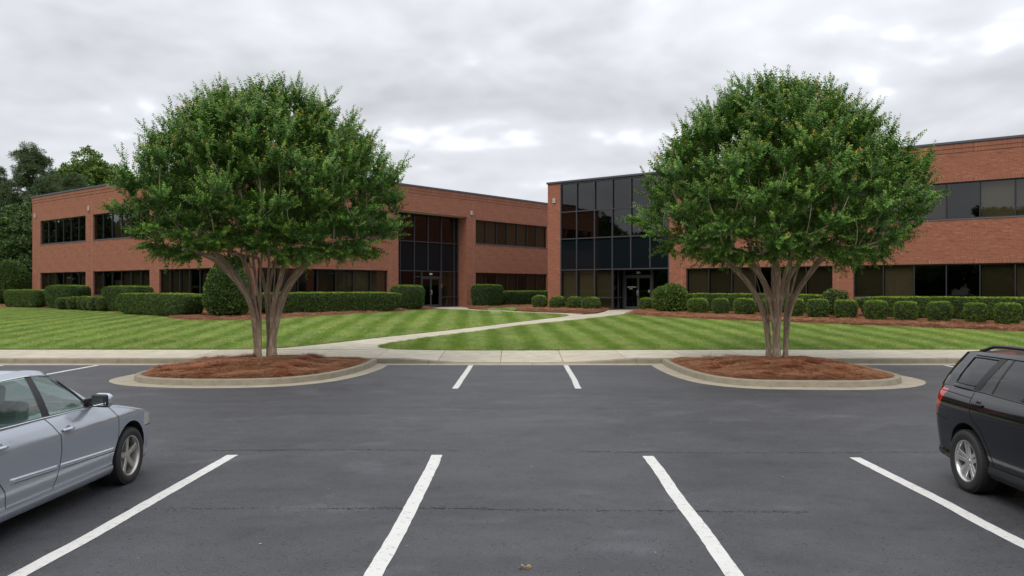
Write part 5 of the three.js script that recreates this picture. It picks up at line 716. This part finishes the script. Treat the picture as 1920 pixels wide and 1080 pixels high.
// silver saloon, nose away from the camera
{
  const paint = phys([0.44, 0.475, 0.535], 0.24, { metalness: 0.6, clearcoat: 1, clearcoatRoughness: 0.03 }), alloy = std([0.52, 0.50, 0.46], 0.3, { metalness: 0.85 });
  const seam1 = table([[0.3, 1.30], [0.5, 1.255], [0.75, 1.25], [0.86, 1.30], [0.96, 1.44]]), seam2 = table([[0.3, 2.47], [0.45, 2.40], [0.7, 2.37], [0.85, 2.42], [0.97, 2.52]]), seam3 = table([[0.3, 3.18], [0.45, 3.22], [0.6, 3.36], [0.75, 3.5], [1.0, 3.62]]);
  const wide = 0.908, low = table([[0, 0.30], [0.25, 0.22], [0.6, 0.2], [1.3, 0.185], [3.3, 0.185], [4.2, 0.23], [4.81, 0.32]]);
  const nose = (l, L, e) => Math.pow(Math.max(0, 1 - Math.pow(Math.max(0, 1 - l / L), e)), 1 / e);
  const c = {
    len: 4.81, wide, R: 0.315, rim: 0.222, tyreW: 0.205, arch: 0.382, axles: [0.95, 3.69], track: 0.895, style: 'five', alloy, paint, corner: 2.9, bulge: 0.018, crown: 0.045, roofEnds: [2.16, 3.42],
    plan: (l) => wide * (l < 2.4 ? (1 - 0.05 * Math.pow(Math.max(0, 1 - l / 1.7), 2)) * nose(l, 0.62, 2.5) : (1 - 0.06 * Math.pow(Math.max(0, 1 - (4.81 - l) / 1.6), 2)) * nose(4.81 - l, 0.5, 2.6)),
    prof: table([[0.18, 0.075], [0.22, 0.045], [0.275, 0.028], [0.29, 0.040], [0.32, 0.038], [0.42, 0.022], [0.58, 0.008], [0.70, 0.002], [0.785, 0.0], [0.80, 0.005], [0.86, 0.032], [0.93, 0.066], [1.0, 0.108]]),
    low, shoulder: table([[0, 0.52], [0.2, 0.62], [0.5, 0.735], [0.9, 0.84], [1.3, 0.915], [1.7, 0.95], [2.5, 0.972], [3.6, 0.985], [4.2, 0.97], [4.6, 0.9], [4.81, 0.7]]), deck: table([[0, 0.58], [0.2, 0.70], [0.5, 0.80], [0.9, 0.895], [1.25, 0.965], [1.6, 0.99], [3.8, 1.03], [4.3, 1.06], [4.65, 1.02], [4.81, 0.78]]),
    region: (l, y, x, top) => (top ? (l < 1.28 && x < 0.74 && l > 0.25 ? 'bonnet' : l > 4.2 && x < 0.7 ? 'boot_lid' : 'body') : y > 0.29 && l > seam1(y) && l < seam2(y) ? 'front_door' : y > 0.29 && l > seam2(y) && l < seam3(y) ? 'rear_door' : l < 0.62 && y > 0.60 && y < 0.60 + l * 0.26 && l > 0.16 ? (l < 0.36 ? 'headlight_amber' : 'headlight_clear') : l > 4.25 && y > 0.72 && y < 0.92 ? 'tail_lamp' : l < 0.55 && y < 0.585 ? 'front_bumper' : l > 4.3 && y < 0.66 ? 'rear_bumper' : 'body'),
    mats: { headlight_amber: phys([0.55, 0.2, 0.08], 0.12, { clearcoat: 1 }), headlight_clear: phys([0.55, 0.54, 0.5], 0.1, { clearcoat: 1, metalness: 0.3 }), tail_lamp: phys([0.35, 0.015, 0.012], 0.15, { clearcoat: 1 }) },
    gaps: [[0.96, 0.9, 0.8, 0.65, 0.5, 0.38, 0.3].map((y) => [seam1(y), y]), [0.97, 0.9, 0.8, 0.65, 0.5, 0.38, 0.3].map((y) => [seam2(y), y]), [0.98, 0.9, 0.75, 0.6, 0.45, 0.3].map((y) => [seam3(y), y]), [[1.30, 0.292], [2.4, 0.292], [3.18, 0.292]], [[0.12, 0.585], [0.3, 0.588], [0.6, 0.60]], [[4.3, 0.66], [4.7, 0.66]]],
    glass: phys([0.62, 0.74, 0.69], 0.01, { transmission: 1, thickness: 0, ior: 1.5 }),
    green: [
      { b: [0, 0.99, 1.10], t: [0, 1.405, 2.08], kind: 'screen' }, { b: [0.735, 0.98, 1.46], t: [0.575, 1.29, 1.92], kind: 'paint' }, { b: [0.79, 0.965, 1.66], t: [0.612, 1.315, 2.06], kind: 'glass', v0: 0.02, v1: 0.86, span: 2 }, { b: [0.812, 0.97, 2.02], t: [0.61, 1.385, 2.2], kind: 'skip' }, { b: [0.822, 0.975, 2.43], t: [0.612, 1.425, 2.46], kind: 'post', v1: 0.86 }, { b: [0.822, 0.978, 2.56], t: [0.612, 1.43, 2.56], kind: 'glass', v0: 0.02, v1: 0.86 }, { b: [0.805, 0.99, 3.52], t: [0.60, 1.415, 3.1], kind: 'paint' }, { b: [0.66, 1.02, 4.08], t: [0.53, 1.385, 3.38], kind: 'screen' }, { b: [0, 1.05, 4.2], t: [0, 1.41, 3.46], kind: 'end' },
    ],
    inside: std([0.22, 0.23, 0.22], 0.9), dashMat: std([0.12, 0.13, 0.13], 0.8), seats: [2.4, 3.3], dash: 1.62,
  };
  const { car, W, Z, at, edge, strip, doors } = buildCar('saloon_car', 'silver four-door saloon car parked at the left edge, seen from its side', 'car', [-5.235, 0, -7.935], -SK, c);
  for (const s of [1, -1]) {
    part('window_trim', merge([strip(edge(2, 6, 0.012, 40, 0.006), 0.007, s), strip([0.0, 0.15, 0.3, 0.45, 0.6, 0.75].map((v) => at(1.96, v, 0.006)).concat(edge(1.97, 6, 0.872, 50, 0.006)), 0.008, s)]), M.chrome, car);
    part('window_seal', merge([strip([at(2.01, 0.03, 0.002), at(2.01, 0.5, 0.002), at(2.01, 0.85, 0.002)], 0.009, s), strip(edge(2, 6, 0.03, 30, 0.004), 0.006, s)]), M.blackTrim, car);
    const mold = (l0, l1) => { const pos = [], ix = [], n = 30; for (let k = 0; k <= n; k++) { const l = lerp(l0, l1, k / n), y = lerp(0.455, 0.525, (l - 1.3) / 1.85), e = Math.min(1, Math.min(k, n - k) / 1.5) ; [[-0.026, 0], [-0.022, 0.014], [-0.006, 0.021], [0.012, 0.019], [0.022, 0.012], [0.026, 0]].forEach(([dy, o]) => pos.push(s * (W(l, y + dy) + o * e), y + dy, Z(l))); } for (let k = 0; k < n; k++) for (let q = 0; q < 5; q++) { const a = k * 6 + q; ix.push(a, a + 1, a + 6, a + 1, a + 7, a + 6); } const g = new THREE.BufferGeometry(); g.setAttribute('position', new THREE.Float32BufferAttribute(pos, 3)); g.setIndex(ix); g.computeVertexNormals(); return g; };
    part('moulding', mold(1.32, 2.395), paint, doors['front_door' + s]); part('moulding', mold(2.425, 3.17), paint, doors['rear_door' + s]);
    handle(doors['front_door' + s], W, Z, 2.24, 0.835, s, paint, paint); handle(doors['rear_door' + s], W, Z, 3.28, 0.845, s, paint, paint);
    const mx = s * 0.955, g = new RoundedBoxGeometry(0.205, 0.15, 0.13, 5, 0.06); g.rotateY(-s * 0.18); g.translate(mx, 1.04, Z(1.69)); const mir = part('wing_mirror', g, paint, car); const mg = new RoundedBoxGeometry(0.185, 0.135, 0.05, 4, 0.024).rotateY(-s * 0.18).translate(mx - s * 0.005, 1.043, Z(1.752)); part('mirror_surround', mg, M.blackTrim, mir); part('mirror_glass', new THREE.PlaneGeometry(0.15, 0.1).rotateY(-s * 0.1).translate(mx - s * 0.002, 1.044, Z(1.782)), std([0.5, 0.52, 0.52], 0.03, { metalness: 1 }), mir); part('mirror_stalk', merge([box(0.12, 0.035, 0.07, s * 0.855, 0.995, Z(1.68)), box(0.03, 0.09, 0.15, s * 0.785, 1.01, Z(1.66))]), M.blackTrim, mir);
  }
}
// dark crossover, tail away from the camera
{
  const paint = phys([0.004, 0.0055, 0.009], 0.2, { metalness: 0, specularIntensity: 0.2, clearcoat: 1, clearcoatRoughness: 0.03 }), alloy = std([0.60, 0.60, 0.60], 0.28, { metalness: 0.85 });
  const L = 4.77, wide = 0.92, nose = (l, K, e) => Math.pow(Math.max(0, 1 - Math.pow(Math.max(0, 1 - l / K), e)), 1 / e);
  const sF = table([[0.36, 1.32], [0.6, 1.27], [1.05, 1.42]]), sB = table([[0.36, 2.46], [0.6, 2.40], [1.08, 2.5]]), sR = table([[0.36, 3.28], [0.5, 3.34], [0.7, 3.46], [0.82, 3.66], [0.95, 3.72], [1.1, 3.74]]);
  const c = {
    len: L, wide, R: 0.333, rim: 0.222, tyreW: 0.225, arch: 0.40, axles: [0.93, 3.77], track: 0.915, style: 'twin', alloy, paint, corner: 3, bulge: 0.02, crown: 0.05, roofEnds: [1.95, 4.46],
    plan: (l) => wide * (l < 2.4 ? (1 - 0.05 * Math.pow(Math.max(0, 1 - l / 1.7), 2)) * nose(l, 0.6, 2.5) : (1 - 0.05 * Math.pow(Math.max(0, 1 - (L - l) / 1.5), 2)) * nose(L - l, 0.42, 2.7)),
    prof: table([[0.24, 0.06], [0.3, 0.028], [0.35, 0.03], [0.37, 0.042], [0.5, 0.026], [0.66, 0.006], [0.80, 0.0], [0.90, 0.006], [0.95, 0.016], [1.02, 0.046], [1.08, 0.085], [1.14, 0.13]]),
    low: table([[0, 0.32], [0.5, 0.25], [1.4, 0.235], [3.3, 0.235], [4.3, 0.29], [4.77, 0.4]]), shoulder: table([[0, 0.62], [0.2, 0.74], [0.6, 0.9], [1.2, 1.0], [1.7, 1.03], [2.6, 1.05], [3.8, 1.08], [4.4, 1.08], [4.68, 1.0], [4.77, 0.8]]), deck: table([[0, 0.7], [0.2, 0.86], [0.6, 0.99], [1.2, 1.06], [1.6, 1.09], [3.8, 1.12], [4.4, 1.13], [4.68, 1.05], [4.77, 0.85]]),
    region: (l, y, x, top) => (top ? (l < 1.3 && l > 0.2 && x < 0.72 ? 'bonnet' : l > 4.5 && x < 0.6 ? 'tailgate' : 'body') : y > 0.36 && l > sF(y) && l < sB(y) ? 'front_door' : y > 0.36 && l > sB(y) && l < sR(y) ? 'rear_door' : y > 0.73 && y < 1.06 && l > 4.27 + (1.06 - y) * 0.55 ? 'tail_lamp' : l < 0.6 && y > 0.7 && y < 0.84 ? 'headlight_clear' : y < 0.355 && l > 1.33 && l < 3.36 ? 'rocker' : l > 4.36 && y < 0.70 ? 'rear_bumper' : l < 0.55 && y < 0.66 ? 'front_bumper' : 'body'),
    mats: { tail_lamp: phys([0.42, 0.012, 0.012], 0.12, { clearcoat: 1 }), headlight_clear: phys([0.5, 0.5, 0.5], 0.1, { metalness: 0.4, clearcoat: 1 }), rocker: std([0.013, 0.014, 0.016], 0.5) },
    gaps: [[1.05, 0.9, 0.75, 0.6, 0.45, 0.37].map((y) => [sF(y), y]), [1.07, 0.9, 0.75, 0.6, 0.45, 0.37].map((y) => [sB(y), y]), [1.08, 1.0, 0.95, 0.88, 0.82, 0.76, 0.7, 0.6, 0.5, 0.42, 0.37].map((y) => [sR(y), y]), [[1.33, 0.362], [3.28, 0.362]], [[4.2, 0.72], [4.4, 0.74], [4.7, 0.76]], [[3.72, 1.02], [4.4, 1.035]]],
    glass: phys([0.12, 0.125, 0.125], 0.01, { transmission: 1, thickness: 0, ior: 1.65 }),
    green: [
      { b: [0, 1.08, 1.0], t: [0, 1.470, 1.9], kind: 'screen' }, { b: [0.72, 1.075, 1.40], t: [0.53, 1.460, 2.02], kind: 'paint' }, { b: [0.80, 1.05, 1.52], t: [0.575, 1.465, 2.08], kind: 'glass', v0: 0.03, v1: 0.90 }, { b: [0.832, 1.06, 2.43], t: [0.615, 1.505, 2.46], kind: 'post', v1: 0.91 }, { b: [0.832, 1.062, 2.56], t: [0.618, 1.510, 2.56], kind: 'glass', v0: 0.03, v1: 0.90 }, { b: [0.825, 1.08, 3.42], t: [0.61, 1.510, 3.30], kind: 'post', v1: 0.91 }, { b: [0.823, 1.082, 3.45], t: [0.609, 1.510, 3.33], kind: 'glass', v0: 0.03, v1: 0.90 }, { b: [0.82, 1.086, 3.68], t: [0.606, 1.508, 3.42], kind: 'post', v1: 0.91 }, { b: [0.822, 1.09, 3.80], t: [0.602, 1.505, 3.56], kind: 'glass', v0: 0.13, v1: 0.84, low: 'paint' }, { b: [0.812, 1.095, 4.2], t: [0.592, 1.497, 4.06], kind: 'paint' }, { b: [0.72, 1.085, 4.64], t: [0.55, 1.475, 4.4], kind: 'screen' }, { b: [0, 1.11, 4.73], t: [0, 1.495, 4.48], kind: 'end' },
    ],
    inside: std([0.05, 0.05, 0.05], 0.9), seats: [2.42, 3.3], dash: 1.55,
  };
  const { car, W, Z, at, edge, strip, doors } = buildCar('crossover_car', 'near-black crossover parked at the right edge, its tail away from the camera', 'car', [5.82, 0, -7.585], Math.PI - SK, c);
  for (const s of [1, -1]) {
    part('window_trim', merge([strip(edge(2, 9, 0.02, 50, 0.006), 0.010, s), strip(edge(2, 9, 0.90, 50, 0.004), 0.007, s), strip([at(8.02, 0.13, 0.004), at(8.5, 0.125, 0.004), at(9, 0.13, 0.004), at(9.02, 0.3, 0.004), at(9, 0.6, 0.004), at(9, 0.84, 0.004), at(8.5, 0.845, 0.004), at(8.02, 0.84, 0.004)], 0.008, s)]), M.blackTrim, car);
    const rail = []; for (let k = 0; k <= 16; k++) { const l = lerp(1.95, 4.1, k / 16), e = Math.sin(Math.PI * Math.pow(k / 16, 1)) ; const hgt = smooth(Math.min(k, 16 - k), 0, 2.2) * 0.06; rail.push(V(s * 0.565, (l < 2.4 ? lerp(1.47, 1.515, (l - 1.95) / 0.45) : l > 3.6 ? lerp(1.52, 1.498, (l - 3.6) / 0.55) : 1.52) + hgt, Z(l))); } part('roof_rail', tube(rail, rail.map(() => 0.019), 8), M.blackTrim, car);
    handle(doors['rear_door' + s], W, Z, 3.56, 0.975, s, M.blackTrim, M.blackTrim); handle(doors['front_door' + s], W, Z, 2.28, 0.965, s, M.blackTrim, M.blackTrim);
    const g = new RoundedBoxGeometry(0.22, 0.17, 0.12, 4, 0.05).rotateY(-s * 0.18).translate(s * 0.98, 1.14, Z(1.62)); const mir = part('wing_mirror', g, paint, car); part('mirror_glass', new THREE.PlaneGeometry(0.16, 0.12).translate(s * 0.98, 1.14, Z(1.685)), std([0.5, 0.52, 0.52], 0.03, { metalness: 1 }), mir);
  }
  part('antenna', tube([V(0, 1.55, Z(3.0)), V(0, 1.6, Z(3.03)), V(0, 1.82, Z(3.30))], [0.012, 0.006, 0.004], 6), M.blackTrim, car);
}

renderer.render(scene, camera);
